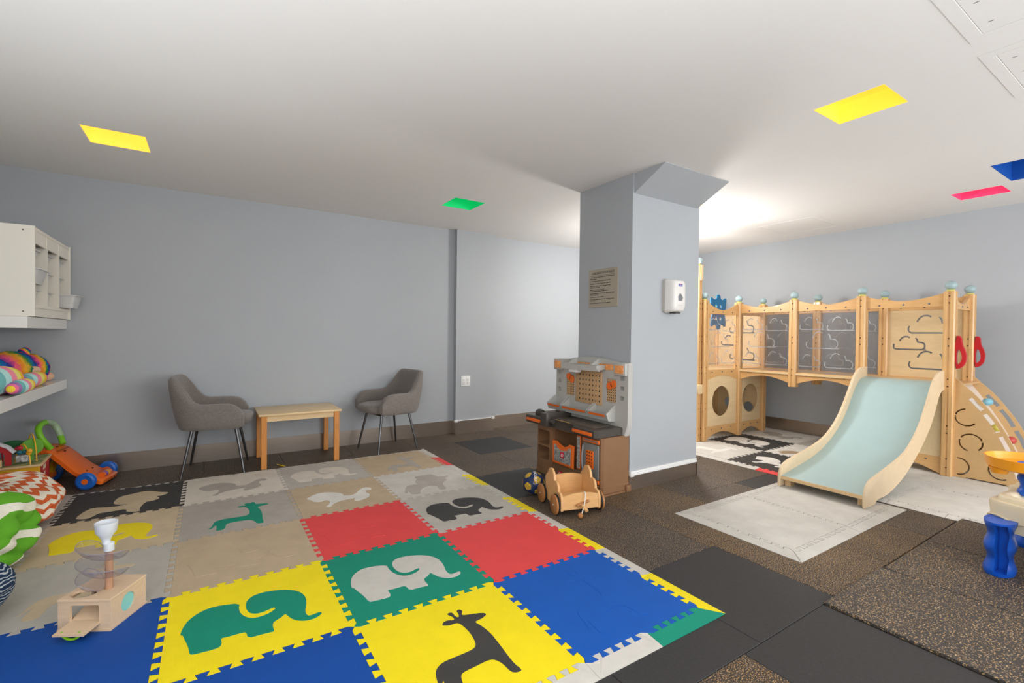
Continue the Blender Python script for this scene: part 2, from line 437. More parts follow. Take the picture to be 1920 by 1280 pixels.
# ================================================================== FOAM MATS
T = .61; FT = .012; GAP = .0007
def foam(name, col, dirt=.12, ribs=True):
    if name in MATS: return MATS[name]
    mt = mk(name, col, .62, var=dirt, vscale=7, spec=.3)
    N = mt.node_tree.nodes; L = mt.node_tree.links
    n = N.new('ShaderNodeTexNoise'); n.inputs['Scale'].default_value = 30; n.inputs['Detail'].default_value = 4
    g = N.new('ShaderNodeNewGeometry'); L.new(g.outputs['Position'], n.inputs['Vector'])
    wv = N.new('ShaderNodeTexWave'); wv.inputs['Scale'].default_value = 75; L.new(g.outputs['Position'], wv.inputs['Vector'])
    ad = N.new('ShaderNodeMath'); ad.operation = 'MULTIPLY_ADD'; ad.inputs[1].default_value = .25
    L.new(wv.outputs[0], ad.inputs[0]); L.new(n.outputs[0], ad.inputs[2])
    bp = N.new('ShaderNodeBump'); bp.inputs['Strength'].default_value = .22; bp.inputs['Distance'].default_value = .003
    L.new(ad.outputs[0], bp.inputs['Height']); L.new(bp.outputs[0], N['Principled BSDF'].inputs['Normal'])
    return mt
FC = {'grey': (188, 182, 172), 'tan': (192, 171, 142), 'cream': (218, 209, 195), 'black': (66, 64, 62), 'red': (226, 74, 74), 'green': (18, 138, 112),
      'yellow': (244, 220, 24), 'blue': (20, 88, 178), 'navy': (16, 74, 156), 'lgrey': (204, 199, 190), 'dgrey': (176, 168, 158), 'white': (222, 218, 210), 'pale': (206, 186, 154), 'dtan': (168, 146, 118)}
def fm(c): return foam('foam_' + c, FC[c], .06 if c in ('yellow', 'green', 'blue', 'red', 'navy') else .13)
def teeth(p, q, a=.0130, N=9):
    p, q = Vector(p), Vector(q); d = (q - p); Ln = d.length; d /= Ln; n = Vector((-d.y, d.x))
    # orientation-independent: always generated from the lexicographically smaller end
    if (round(p.x, 4), round(p.y, 4)) > (round(q.x, 4), round(q.y, 4)): return teeth(q, p, a, N)[::-1]
    K = max(2, int(round(2 * N * Ln / T))); K += K % 2; out = [p.copy()]; st = .02; step = (Ln - 2 * st) / K; dl = step * .17
    for k in range(K):
        s = 1 if k % 2 else -1; t0 = st + k * step; t1 = t0 + step
        out.append(p + d * (t0 - (dl if k else 0)) + n * s * a); out.append(p + d * (t1 + (dl if k < K - 1 else 0)) + n * s * a)
    out.append(q.copy()); return [tuple(v) for v in out]
def inset(poly, g):
    P = [Vector(v) for v in poly]; n = len(P)
    A = sum(P[i].x * P[(i + 1) % n].y - P[(i + 1) % n].x * P[i].y for i in range(n)); s = 1 if A > 0 else -1; out = []
    for i in range(n):
        d0 = (P[i] - P[i - 1]).normalized(); d1 = (P[(i + 1) % n] - P[i]).normalized()
        n0 = Vector((-d0.y, d0.x)) * s; n1 = Vector((-d1.y, d1.x)) * s; mm = n0 + n1; k = mm.length_squared
        out.append(tuple(P[i] + (mm * (2 * g / k) if k > .3 else n0 * g)))
    return out
def poly4(c, toothed):
    out = []
    for i in range(4):
        p, q = c[i], c[(i + 1) % 4]; h = ((p[0] + q[0]) / 2, (p[1] + q[1]) / 2)
        e = teeth(p, h)[:-1] + teeth(h, q) if toothed[i] == 2 else teeth(p, q)
        out += e[:-1]
    return out
ELE = [(0.097,0.461),(0.11,0.536),(0.133,0.605),(0.179,0.664),(0.238,0.697),(0.316,0.692),(0.416,0.657),(0.407,0.589),(0.416,0.516),(0.441,0.457),(0.479,0.421),(0.528,0.415),(0.575,0.431),(0.613,0.461),(0.61,0.484),(0.587,0.482),(0.544,0.464),(0.498,0.466),(0.461,0.502),(0.446,0.577),(0.452,0.641),(0.472,0.69),(0.516,0.721),(0.592,0.723),(0.675,0.692),(0.748,0.644),(0.789,0.577),(0.802,0.495),(0.79,0.405),(0.77,0.336),(0.772,0.272),(0.8,0.261),(0.833,0.272),(0.857,0.272),(0.857,0.244),(0.816,0.218),(0.774,0.215),(0.731,0.234),(0.695,0.269),(0.674,0.32),(0.657,0.375),(0.636,0.343),(0.598,0.321),(0.58,0.303),(0.574,0.272),(0.579,0.211),(0.566,0.208),(0.502,0.215),(0.438,0.216),(0.434,0.29),(0.402,0.295),(0.339,0.293),(0.302,0.302),(0.308,0.238),(0.292,0.207),(0.259,0.207),(0.211,0.211),(0.164,0.216),(0.152,0.233),(0.146,0.289),(0.136,0.344),(0.12,0.408),(0.113,0.451)]
GIR = [(0.469,0.733),(0.49,0.752),(0.52,0.754),(0.549,0.733),(0.561,0.744),(0.559,0.777),(0.543,0.802),(0.543,0.821),(0.57,0.821),(0.579,0.8),(0.574,0.782),(0.58,0.749),(0.597,0.748),(0.607,0.789),(0.607,0.815),(0.628,0.825),(0.643,0.803),(0.634,0.782),(0.62,0.769),(0.621,0.749),(0.675,0.734),(0.749,0.707),(0.759,0.682),(0.733,0.666),(0.697,0.656),(0.651,0.652),(0.672,0.589),(0.684,0.502),(0.677,0.392),(0.666,0.277),(0.661,0.198),(0.672,0.143),(0.657,0.134),(0.625,0.143),(0.611,0.166),(0.608,0.239),(0.59,0.282),(0.57,0.298),(0.534,0.302),(0.466,0.295),(0.397,0.292),(0.37,0.277),(0.354,0.223),(0.34,0.120),(0.25,0.125),(0.266,0.236),(0.28,0.3),(0.259,0.267),(0.205,0.190),(0.241,0.266),(0.256,0.343),(0.279,0.389),(0.321,0.416),(0.369,0.42),(0.446,0.421),(0.525,0.425),(0.552,0.443),(0.567,0.479),(0.58,0.564),(0.575,0.648),(0.564,0.695),(0.538,0.702),(0.502,0.7),(0.469,0.72)]
GIR2 = [(0.231,0.174),(0.262,0.202),(0.275,0.295),(0.293,0.348),(0.356,0.374),(0.531,0.356),(0.572,0.377),(0.589,0.436),(0.582,0.559),(0.554,0.651),(0.507,0.639),(0.484,0.684),(0.528,0.692),(0.569,0.667),(0.551,0.739),(0.593,0.744),(0.613,0.718),(0.623,0.764),(0.656,0.733),(0.649,0.685),(0.672,0.666),(0.77,0.638),(0.766,0.6),(0.659,0.577),(0.685,0.474),(0.69,0.351),(0.68,0.177),(0.682,0.09),(0.666,0.079),(0.623,0.097),(0.615,0.152),(0.587,0.22),(0.525,0.241),(0.413,0.241),(0.377,0.226),(0.369,0.138),(0.349,0.09),(0.292,0.087),(0.303,0.157),(0.298,0.239),(0.287,0.228),(0.262,0.162)]
DIN = [(0.136,0.574),(0.238,0.67),(0.321,0.692),(0.426,0.646),(0.492,0.577),(0.516,0.503),(0.493,0.472),(0.574,0.434),(0.626,0.449),(0.68,0.525),(0.738,0.613),(0.813,0.631),(0.848,0.559),(0.82,0.502),(0.793,0.53),(0.752,0.511),(0.746,0.425),(0.775,0.377),(0.739,0.284),(0.67,0.241),(0.582,0.211),(0.567,0.275),(0.613,0.331),(0.531,0.325),(0.418,0.311),(0.343,0.251),(0.313,0.182),(0.257,0.202),(0.316,0.267),(0.343,0.357),(0.316,0.426),(0.248,0.387),(0.187,0.425),(0.175,0.495),(0.144,0.53)]
LIO = [(0.136,0.244),(0.189,0.367),(0.241,0.433),(0.31,0.438),(0.377,0.418),(0.362,0.528),(0.439,0.623),(0.421,0.707),(0.515,0.739),(0.602,0.726),(0.667,0.733),(0.687,0.636),(0.718,0.566),(0.836,0.57),(0.808,0.511),(0.741,0.479),(0.748,0.403),(0.662,0.349),(0.613,0.243),(0.605,0.118),(0.561,0.082),(0.508,0.113),(0.541,0.254),(0.484,0.302),(0.377,0.274),(0.293,0.18),(0.269,0.075),(0.169,0.116),(0.179,0.189),(0.174,0.251),(0.131,0.157),(0.131,0.216)]
LIO2 = [(0.154,0.13),(0.189,0.303),(0.238,0.4),(0.4,0.326),(0.503,0.333),(0.53,0.352),(0.464,0.369),(0.392,0.436),(0.395,0.575),(0.425,0.685),(0.498,0.708),(0.584,0.757),(0.679,0.757),(0.757,0.652),(0.866,0.589),(0.823,0.511),(0.739,0.497),(0.798,0.415),(0.728,0.343),(0.669,0.349),(0.639,0.13),(0.656,0.036),(0.541,0.079),(0.534,0.193),(0.42,0.179),(0.313,0.179),(0.287,0.1),(0.243,0.049),(0.174,0.092)]
ANI = {'elephant': ELE, 'giraffe': GIR, 'giraffe2': GIR2, 'dinosaur': DIN, 'lion': LIO, 'lion2': LIO2}
def foam_tile(mat_obj, x, y, col, ani=None, acol=None, rot=0, sides=(1, 1, 1, 1)):
    c = [(x, y), (x + T, y), (x + T, y + T), (x, y + T)]
    pl = inset(poly4(c, sides), GAP)
    o = add('foam_tile', B().prism(pl, 'z', .0006, FT, .0008), fm(col), mat_obj, smooth=20)
    if ani:
        q = []
        for a, b in ANI[ani]:
            if rot == 1: a, b = b, 1 - a         # turned a quarter clockwise
            elif rot == 2: a, b = 1 - a, 1 - b
            q.append((x + a * T, y + b * T))
        add('animal_inlay', B().prism(smoothp(q, 1, True), 'z', .004, FT + .0011, .0005), fm(acol), o, '%s %s inlay' % (acol.replace('lgrey', 'light grey').replace('dgrey', 'grey').replace('dtan', 'brown'), ani.rstrip('2')), smooth=20)
    return o
def strip(mat_obj, p, q, outward, col, e0=0, e1=0, wd=.075):
    """bevelled border strip along p->q, toothed on the inside, mitred by e0/e1 at its ends"""
    p, q, n = Vector(p), Vector(q), Vector(outward); d = (q - p).normalized()
    inner = teeth(p, q); a = tuple(p + n * wd - d * e0); b = tuple(q + n * wd + d * e1)
    if Vector(inner[0]) != p: inner = inner[::-1]
    pl = inset(list(inner) + [b, a], GAP)
    bd = B().prism(pl, 'z', .0006, FT)
    for v in bd.bm.verts:
        if (Vector(v.co[:2]) - p).dot(n) > wd * .8 and v.co.z > .01: v.co.z = .003
    return add('border_strip', bd, fm(col), mat_obj, smooth=20)

# main animal mat
mat1 = empty('play_mat', 'large multicoloured interlocking foam animal mat in front of the chairs', 'play mat', (0, 0, 0))
TL = {(-1, 2): ('black', 'lion2', 'pale'), (0, 2): ('cream', 'dinosaur', 'dgrey'), (1, 2): ('grey', 'elephant', 'cream'), (2, 2): ('tan', 'giraffe2', 'dgrey'),
      (-1, 1): ('pale', 'elephant', 'yellow'), (0, 1): ('dgrey', 'giraffe2', 'green'), (1, 1): ('tan', 'dinosaur', 'white'), (2, 1): ('lgrey', 'lion', 'dgrey'),
      (-1, 0): ('grey', 'giraffe', 'pale'), (0, 0): ('tan', 'elephant', 'tan'), (1, 0): ('red', 'elephant', 'red'), (2, 0): ('grey', 'elephant', 'black'),
      (-1, -1): ('navy', None, None), (0, -1): ('yellow', 'elephant', 'green'), (1, -1): ('green', 'elephant', 'lgrey'), (2, -1): ('red', None, None),
      (-1, -2): ('navy', None, None), (0, -2): ('navy', None, None), (1, -2): ('yellow', 'giraffe', 'black'), (2, -2): ('blue', 'giraffe', 'blue')}
for (u, v), (c, a, ac) in TL.items(): foam_tile(mat1, u * T, v * T, c, a, ac, 0, (1 + (v == -2), 1 + (u == 2), 1 + (v == 2), 1 + (u == -1)))
H2 = T / 2; Xr, Yt, Yb, Xl = 3 * T, 3 * T, -2 * T, -T
RC = ['lgrey', 'red', 'lgrey', 'yellow', 'lgrey', 'yellow', 'lgrey', 'yellow', 'lgrey', 'yellow']
for k in range(10):
    strip(mat1, (Xr, Yt - k * H2), (Xr, Yt - (k + 1) * H2), (1, 0), RC[k], .075 if k == 0 else 0, .075 if k == 9 else 0)
BC = ['green', 'lgrey', 'lgrey', 'red', 'lgrey', 'yellow', 'lgrey', 'lgrey']
for k in range(8):
    strip(mat1, (Xr - k * H2, Yb), (Xr - (k + 1) * H2, Yb), (0, -1), BC[k], .075 if k == 0 else 0, .075 if k == 7 else 0)
for k in range(8):
    strip(mat1, (Xl + k * H2, Yt), (Xl + (k + 1) * H2, Yt), (0, 1), 'lgrey', .075 if k == 0 else 0, .075 if k == 7 else 0, .036)
for k in range(10):
    strip(mat1, (Xl, Yb + k * H2), (Xl, Yb + (k + 1) * H2), (-1, 0), 'lgrey', .075 if k == 0 else 0, .075 if k == 9 else 0)

# landing mat at the foot of the slide
mat2 = empty('landing_mat', 'plain light grey foam mat at the foot of the slide', 'foam mat', (0, 0, 0))
GAP = .0016
x0, y0 = 2.70, -1.165
for i in range(2): foam_tile(mat2, x0 + i * T, y0, 'lgrey')
def ring(mo, x0, y0, x1, y1, col, special={}, half=None):
    k = 0
    for (p, q, n) in (((x0, y1), (x1, y1), (0, 1)), ((x1, y1), (x1, y0), (1, 0)), ((x1, y0), (x0, y0), (0, -1)), ((x0, y0), (x0, y1), (-1, 0))):
        p, q = Vector(p), Vector(q); c = max(1, round((q - p).length / T)) * (2 if half == k else 1)
        for i in range(c):
            strip(mo, p + (q - p) * i / c, p + (q - p) * (i + 1) / c, n, special.get((k, i), col), .075 if i == 0 else 0, .075 if i == c - 1 else 0)
        k += 1
ring(mat2, x0, y0, x0 + 2 * T, y0 + T, 'lgrey')

# mat under the playset
mat3 = empty('tower_mat', 'pale interlocking foam mat with two black animal tiles under the wooden playset', 'play mat', (0, 0, 0))
TX, TY = 4.105, .11
T3 = {(0, 0): ('lgrey', 'giraffe', 'white'), (1, 0): ('black', 'elephant', 'white'), (2, 0): ('white', 'dinosaur', 'dgrey'),
      (0, -1): ('black', 'dinosaur', 'white'), (1, -1): ('white', 'lion', 'dtan'), (2, -1): ('grey', None, None),
      (0, -2): ('white', None, None), (0, -3): ('white', None, None), (0, 1): ('white', None, None), (1, 1): ('lgrey', None, None)}
for i in range(3):
    for j in range(-4, 2):
        c, a, ac = T3.get((i, j), ('white', None, None)); foam_tile(mat3, TX + i * T, TY + j * T, c, a, ac, 1, (1, 1, 1, 2 if i == 0 else 1))
ring(mat3, TX, TY - 4 * T, TX + 3 * T - .0, TY + 2 * T, 'lgrey', {(3, 6): 'red', **{(3, q): 'white' for q in range(6)}}, 3)
# ================================================================== SHARED OBJECT MATERIALS
maple = mk('maple_veneer', (232, 205, 160), .42, var=.10, vscale=5, stretch=(1, 14, 14), coat=.15)
maplez = mk('maple_edge', (222, 188, 140), .45, var=.12, vscale=6, stretch=(12, 12, 1))
beech = mk('beech', (222, 176, 118), .38, var=.16, vscale=6, stretch=(14, 14, 1), coat=.25)
beechh = mk('beech_rail', (222, 174, 114), .38, var=.16, vscale=6, stretch=(3, 1.0, 14), coat=.25)
ply = mk('birch_ply', (224, 196, 150), .42, var=.10, vscale=4, stretch=(6, 1.2, 6), coat=.15)
pine = mk('orange_pine', (214, 142, 70), .42, var=.2, vscale=7, stretch=(16, 16, 1))
tabl = mk('table_top', (226, 196, 148), .35, var=.06, vscale=4, stretch=(1, 12, 12))
fabric = mk('grey_weave', (138, 130, 124), .95, var=.30, vscale=60, stretch=(1, 1, 4), bump=.7, bscale=420, spec=.15, sheen=.3)
legm = mk('gunmetal', (104, 106, 108), .3, metal=.9)
blackm = mk('matt_black', (28, 27, 27), .6)
def plas(name, col, rough=.32, **k): return mk(name, col, rough, **k)

# ------------------------------------------------------------------ tub chairs
def tub_chair(loc, rz, label, sc=1.0):
    t = empty('tub_chair', label, 'chair', loc, rz, 'grey tub chairs by the table')
    # plan path: left arm front -> round the back -> right arm front (x forward, y left)
    path = []
    xs = .225; b_ = .268; a_ = .235
    for i in range(9): path.append((xs - i * xs / 8 * 1.0, b_, 0))
    for i in range(1, 24):
        ph = pi * i / 24; q = lambda v, e: math.copysign(abs(v) ** e, v)
        path.append((-a_ * q(sin(ph), .62), b_ * q(cos(ph), .62), 1))
    for i in range(9): path.append((i * xs / 8, -b_, 0))
    loops = []; K = len(path)
    for k, (x, y, c) in enumerate(path):
        p0 = Vector(path[max(k - 1, 0)][:2]); p1 = Vector(path[min(k + 1, K - 1)][:2]); d = (p1 - p0).normalized(); n = Vector((-d.y, d.x))  # inward
        s = abs(2 * k / (K - 1) - 1)                       # 1 at arm fronts, 0 at back centre
        f = min(1, max(0, (s - .22) / .34)); f = f ** .8; f = f * f * (3 - 2 * f)
        ztop = .785 - (.785 - .575) * f - .02 * max(0, s - .7)
        e = min(k, K - 1 - k); ztop -= (.085, .04, .016, .005)[e] if e < 4 else 0
        zb = .375 + (.02, .006)[e] if e < 2 else .375
        lean = .17 * (1 - f); th = .052
        lp = []
        prof = [(0, 0), (-.016, .14), (-.022, .45), (-.018, .8), (-.010, .95), (.010, 1.0), (th * .55, 1.0), (th * .92, .955), (th, .86), (th - .004, .5), (th - .002, .15), (th * .6, 0)]
        for o_, h in prof:
            z = zb + (ztop - zb) * h
            px = x + n.x * o_; py = y + n.y * o_
            px -= lean * max(0, z - .40); py *= 1 + .10 * (z - .375) * (1 if c else .6)
            lp.append((px, py, z))
        loops.append(lp)
    add('shell', B().loft(loops), fabric, t, smooth=60)
    def seat(u, v):
        a = 2 * pi * u; q = lambda s_, e: math.copysign(abs(s_) ** e, s_)
        ph = -pi / 2 + pi * v
        return (.04 + .245 * q(cos(ph), .45) * q(cos(a), .6), .212 * q(cos(ph), .45) * q(sin(a), .6), .415 + .052 * q(sin(ph), .7) + .012 * cos(ph))
    add('seat_cushion', gridmesh('seat_cushion', seat, 40, 14), fabric, t)
    add('underframe', B().box(-.16, .17, -.16, .16, .355, .377, .005), blackm, t)
    for sx in (-1, 1):
        for sy in (-1, 1):
            add('leg', B().cyl((sx * .15 + .01, sy * .15, .365), (sx * .215 + .01, sy * .213, 0), .0125, .0085, 12), legm, t)
    t.scale = (sc,) * 3
    return t
tub_chair((.188, 2.118, 0), R(-7), 'grey fabric tub chair facing the table from its left side', .98)
tub_chair((1.630, 2.122, 0), R(180 + 11), 'grey fabric tub chair facing the table from its right side', .97)

# ------------------------------------------------------------------ low table
t = empty('low_table', 'small low wooden table between the two grey chairs', 'table', (.808, 2.155, 0))
add('table_top', B().box(-.325, .325, -.262, .235, .432, .450, .004), tabl, t)
for s in (-1, 1):
    add('apron', B().box(-.28, .28, s * .215 - .009 - .012, s * .215 + .009 - .012, .385, .432), tabl, t)
    add('apron', B().box(s * .28 - .009, s * .28 + .009, -.22, .2, .385, .432), tabl, t)
    for r in (-1, 1): add('leg', B().box(s * .285 - .021, s * .285 + .021, r * .222 - .012 - .021, r * .222 - .012 + .021, 0, .432, .002, 1), pine, t)
pm = plas('pencil_yellow', (238, 196, 30))
t = empty('pencil', 'short yellow pencil lying on the floor in front of the table', 'pencil', (.655, 1.945, .005), R(-62))
add('barrel', B().cyl((-.055, 0, 0), (.045, 0, 0), .0045, n=6), pm, t); add('tip', B().cyl((.045, 0, 0), (.062, 0, 0), .0045, .0008, 6), maplez, t)

# ------------------------------------------------------------------ wall shelves, storage unit, bins
gloss = mk('gloss_white', (236, 234, 228), .18, coat=.3)
cream = mk('cream_laminate', (236, 231, 218), .4)
s1 = add('wall_shelf', B().box(XL, -.766, -.60, YF - .002, .679, .748, .002, 1), gloss, None, 'long white floating shelf holding the stuffed toys', 'shelf')
s2 = add('wall_shelf', B().box(XL, -.766, 1.51, YF - .002, 1.130, 1.200, .002, 1), gloss, None, 'short white floating shelf carrying the storage unit', 'shelf')
CX, CZ0, CZ1, CY0, CY1 = -.741, 1.201, 1.748, 1.542, 2.412
t = empty('storage_unit', 'cream storage unit with sliding bins on the upper shelf', 'storage unit', (XL + .02, (CY0 + CY1) / 2, CZ0))
dx = CX - (XL + .02); hw = (CY1 - CY0) / 2; H_ = CZ1 - CZ0; th = .018
for s in (-1, 1): add('side_panel', B().box(0, dx, s * hw, s * (hw - th), 0, H_, .001, 1), cream, t)
add('top_panel', B().box(0, dx - .004, -hw + th, hw - th, H_ - th - .004, H_ - .004), cream, t)
add('bottom_panel', B().box(0, dx - .004, -hw + th, hw - th, .055, .055 + th), cream, t)
add('plinth', B().box(dx - .03, dx - .012, -hw + th, hw - th, .002, .055), cream, t)
add('back_panel', B().box(0, .006, -hw + th, hw - th, .06, H_ - .02), cream, t)
cwid = (2 * hw - 4 * th) / 3
for k in (1, 2): add('divider', B().box(.006, dx - .006, -hw + k * (cwid + th), -hw + k * (cwid + th) + th, .073, H_ - .022), cream, t)
for k in range(3): add('valance', B().box(dx - .022, dx - .008, -hw + th + k * (cwid + th), -hw + th + k * (cwid + th) + cwid, H_ - .10, H_ - .022), cream, t)
for z in (.03, H_ - .03): add('screw_cap', B().cyl((dx - .05, -hw - .0015, z), (dx - .05, -hw + .002, z), .005, n=10), screwm, t)
binm = mk('frosted_plastic', (238, 238, 236), .35, trans=.35, ior=1.2)
pos = ['nearest', 'middle', 'farthest']; rows = ['top', 'middle', 'bottom']
for k in range(3):
    for r in range(3):
        out = .10 if (k == 2 and r == 2) else (.03 if (k == 0 and r == 1) else -.012)
        yc = (CY0 + CY1) / 2 - hw + th + k * (cwid + th) + cwid / 2; zt = CZ0 + H_ - .126 - r * .125
        lb = 'translucent bin in the %s column, %s row of the storage unit' % (pos[k], rows[r])
        if out == .10: lb = 'pulled-out translucent bin at the far lower corner of the storage unit'
        bt = empty('storage_bin', lb, 'bin', (CX - .155 + out, yc, zt), 0, 'bins in the storage unit')
        w2 = cwid / 2 - .006; lw = w2 - .016; lb_ = w2 - .035; ln = .14
        def rr(hx, hy, z, r_=.02):
            o_ = []
            for cx, cy, a0 in ((hx - r_, hy - r_, 0), (-hx + r_, hy - r_, 90), (-hx + r_, -hy + r_, 180), (hx - r_, -hy + r_, 270)):
                o_ += [(x, y, z) for x, y in arc(cx, cy, r_, a0, a0 + 90, 4)]
            return o_
        bd = B().loft([rr(ln - .03, lb_, -.090), rr(ln - .012, lw, 0), rr(ln - .015, lw - .003, 0), rr(ln - .033, lb_ - .003, -.087)])
        add('tub', bd, binm, bt)
        rim = B().loft([rr(ln, w2, -.004), rr(ln, w2, .002), rr(ln - .014, lw - .002, .002), rr(ln - .014, lw - .002, -.004)], loopclosed=True)
        add('rim', rim, binm, bt)

# ------------------------------------------------------------------ stuffed toys on the long shelf
def rainbow_ramp(N, L, sock, cols, scale, noise=.0, smoothr=True):
    f = sock
    if noise:
        tc = N.new('ShaderNodeTexCoord'); n = N.new('ShaderNodeTexNoise'); n.inputs['Scale'].default_value = 60; L.new(tc.outputs['Object'], n.inputs['Vector'])
        f = mathn(N, L, 'MULTIPLY_ADD', n.outputs[0], noise, f)
    f = mathn(N, L, 'FRACT', mathn(N, L, 'MULTIPLY', f, scale))
    cr = N.new('ShaderNodeValToRGB'); cr.color_ramp.interpolation = 'LINEAR' if smoothr else 'CONSTANT'
    e = cr.color_ramp.elements
    while len(e) < len(cols): e.new(.5)
    for i, c in enumerate(cols): e[i].position = i / len(cols) if not smoothr else i / (len(cols) - 1); e[i].color = lin(c)
    L.new(f, cr.inputs[0]); return cr.outputs[0]
RB = [(250, 90, 140), (250, 150, 50), (250, 190, 60), (60, 150, 60), (20, 110, 180), (50, 50, 140), (250, 90, 140)]
PB = [(250, 210, 60), (245, 120, 160), (170, 120, 180), (120, 190, 190), (190, 235, 230), (250, 150, 170), (245, 235, 130)]
furm = uvmat('rainbow_fur', lambda N, L, u, v: rainbow_ramp(N, L, v, RB, 2.6, .10), .95, 1.0, 160)
knit = uvmat('pastel_stripe', lambda N, L, u, v: rainbow_ramp(N, L, v, PB, 1.6, 0, False), .95, .5, 250)
skin = mk('plush_tan', (226, 184, 152), .95, bump=.5, bscale=300)
def blob(name, a, b, r0, r1, mat, parent, fur=0, nu=40, nv=36, flat=1):
    """capsule-like stuffed limb from a to b"""
    a, b = Vector(a), Vector(b); d = b - a; Ln = d.length; d.normalize(); e1 = d.cross(Vector((0, 0, 1))).normalized() if abs(d.z) < .95 else Vector((1, 0, 0)); e2 = d.cross(e1)
    def f(u, v):
        th = 2 * pi * u; s_ = -cos(pi * v); rad = sin(pi * v) ** .6 * (r0 + (r1 - r0) * v)
        if fur: rad *= 1 + fur * (random.random() - .5)
        return a + d * (Ln * (s_ + 1) / 2) + (e1 * cos(th) + e2 * sin(th) * flat) * rad
    return add(name, gridmesh(name, f, nu, nv), mat, parent)
SZ = .749
t = empty('plush_bear', 'shaggy rainbow striped stuffed bear lying at the far end of the shelf', 'stuffed toy', (-.955, 2.08, SZ))
blob('body', (-.04, -.42, .10), (.0, .20, .115), .115, .115, furm, t, .16)
blob('head', (-.01, .06, .105), (.05, .27, .085), .11, .10, furm, t, .16)
blob('ear', (.0, .10, .20), (.03, .14, .235), .035, .03, furm, t, .16, 16, 12)
blob('foot', (.075, .20, .032), (.12, .285, .032), .032, .032, skin, t, 0, 16, 12)
blob('paw', (.05, -.08, .09), (.12, -.01, .10), .03, .03, skin, t, 0, 16, 12)
t = empty('plush_toy', 'pastel striped stuffed toy lying in front of the rainbow bear', 'stuffed toy', (-.83, 1.56, SZ))
blob('body', (-.05, -.42, .085), (-.02, .06, .08), .085, .08, knit, t)
blob('leg', (.0, .02, .05), (.02, .46, .05), .042, .052, knit, t)
blob('arm', (.055, -.30, .042), (.06, .02, .042), .040, .045, knit, t)
# ------------------------------------------------------------------ bean bags
def chev(N, L, u, v):
    zig = mathn(N, L, 'PINGPONG', mathn(N, L, 'MULTIPLY', u, 26), .5)
    s = mathn(N, L, 'FRACT', mathn(N, L, 'ADD', mathn(N, L, 'MULTIPLY', v, 7.5), mathn(N, L, 'MULTIPLY', zig, .85)))
    f = mathn(N, L, 'GREATER_THAN', s, .5)
    mx = N.new('ShaderNodeMixRGB'); mx.inputs[1].default_value = lin((230, 220, 202)); mx.inputs[2].default_value = lin((206, 98, 54)); L.new(f, mx.inputs[0]); return mx.outputs[0]
def stripe(N, L, u, v):
    s = mathn(N, L, 'FRACT', mathn(N, L, 'ADD', mathn(N, L, 'MULTIPLY', v, 4.2), mathn(N, L, 'MULTIPLY', mathn(N, L, 'SINE', mathn(N, L, 'MULTIPLY', u, 25)), .20)))
    f = mathn(N, L, 'LESS_THAN', s, .66)
    mx = N.new('ShaderNodeMixRGB'); mx.inputs[1].default_value = lin((232, 228, 210)); mx.inputs[2].default_value = lin((98, 168, 44)); L.new(f, mx.inputs[0]); return mx.outputs[0]
def dash(N, L, u, v):
    n = N.new('ShaderNodeTexNoise'); n.inputs['Scale'].default_value = 1; n.inputs['Detail'].default_value = 1
    cb = N.new('ShaderNodeCombineXYZ'); L.new(mathn(N, L, 'MULTIPLY', u, 40), cb.inputs[0]); L.new(mathn(N, L, 'MULTIPLY', v, 16), cb.inputs[1]); L.new(cb.outputs[0], n.inputs['Vector'])
    s = mathn(N, L, 'FRACT', mathn(N, L, 'ADD', mathn(N, L, 'MULTIPLY', v, 34), mathn(N, L, 'MULTIPLY', n.outputs[0], 2.2)))
    f = mathn(N, L, 'GREATER_THAN', s, .68)
    mx = N.new('ShaderNodeMixRGB'); mx.inputs[1].default_value = lin((34, 52, 78)); mx.inputs[2].default_value = lin((176, 184, 184)); L.new(f, mx.inputs[0]); return mx.outputs[0]
def bean_bag(loc, rx, ry, h, mat, label, seed, folds, amp):
    t = empty('bean_bag', label, 'bean bag', loc, 0, 'bean bags along the left wall')
    rs = random.Random(seed); ph = [rs.uniform(0, 6.3) for _ in range(12)]
    def f(u, v):
        a = 2 * pi * u; q = pi * v
        prof = sin(q) ** .62; z = h / 2 * (1 - cos(q)) if True else 0
        wob = 1 + amp * (sin(folds * a + ph[0] + 5 * v) * .5 + sin((folds + 3) * a + ph[1] - 9 * v) * .35 + .5 * sin(3 * a + ph[2]) * sin(7 * v + ph[3]) + .45 * sin(17 * v + ph[4] + 2 * sin(2 * a + ph[5])))
        wob -= amp * .8 * (1 - abs(sin(2.5 * a + ph[8] + 3 * sin(4 * v + ph[9])))) ** 3 + amp * .7 * (1 - abs(sin(9 * v + ph[10] + 1.5 * sin(2 * a + ph[11])))) ** 3; r = prof * wob; z = h * (1 - cos(q)) / 2 * (1 + .10 * sin(2 * a + ph[6]) * v)
        sl = 1 - .22 * v ** 2
        return (rx * r * cos(a) * sl, ry * r * sin(a) * sl, max(0.013, z + .013 + .02 * amp * sin(13 * a + ph[7]) * v))
    add('cover', gridmesh('cover', f, 96, 60), mat, t)
    zt = f(.25, 1)[2]
    add('top_seam', B().tube([(.05 * cos(a_ * .4) , .05 * sin(a_ * .4), zt - .004) for a_ in range(16)], .006, 6, True), mat_seam, t)
    return t
mat_seam = mk('seam_cloth', (222, 214, 196), .9)
bean_bag((-.84, 1.30, 0), .285, .30, .275, uvmat('chevron_cloth', chev, .9, .4, 260), 'orange and white chevron bean bag behind the green one', 3, 5, .10)
bean_bag((-.83, .70, 0), .30, .285, .335, uvmat('green_stripe_cloth', stripe, .9, .4, 260), 'green and cream striped bean bag between the chevron and navy ones', 11, 4, .13)
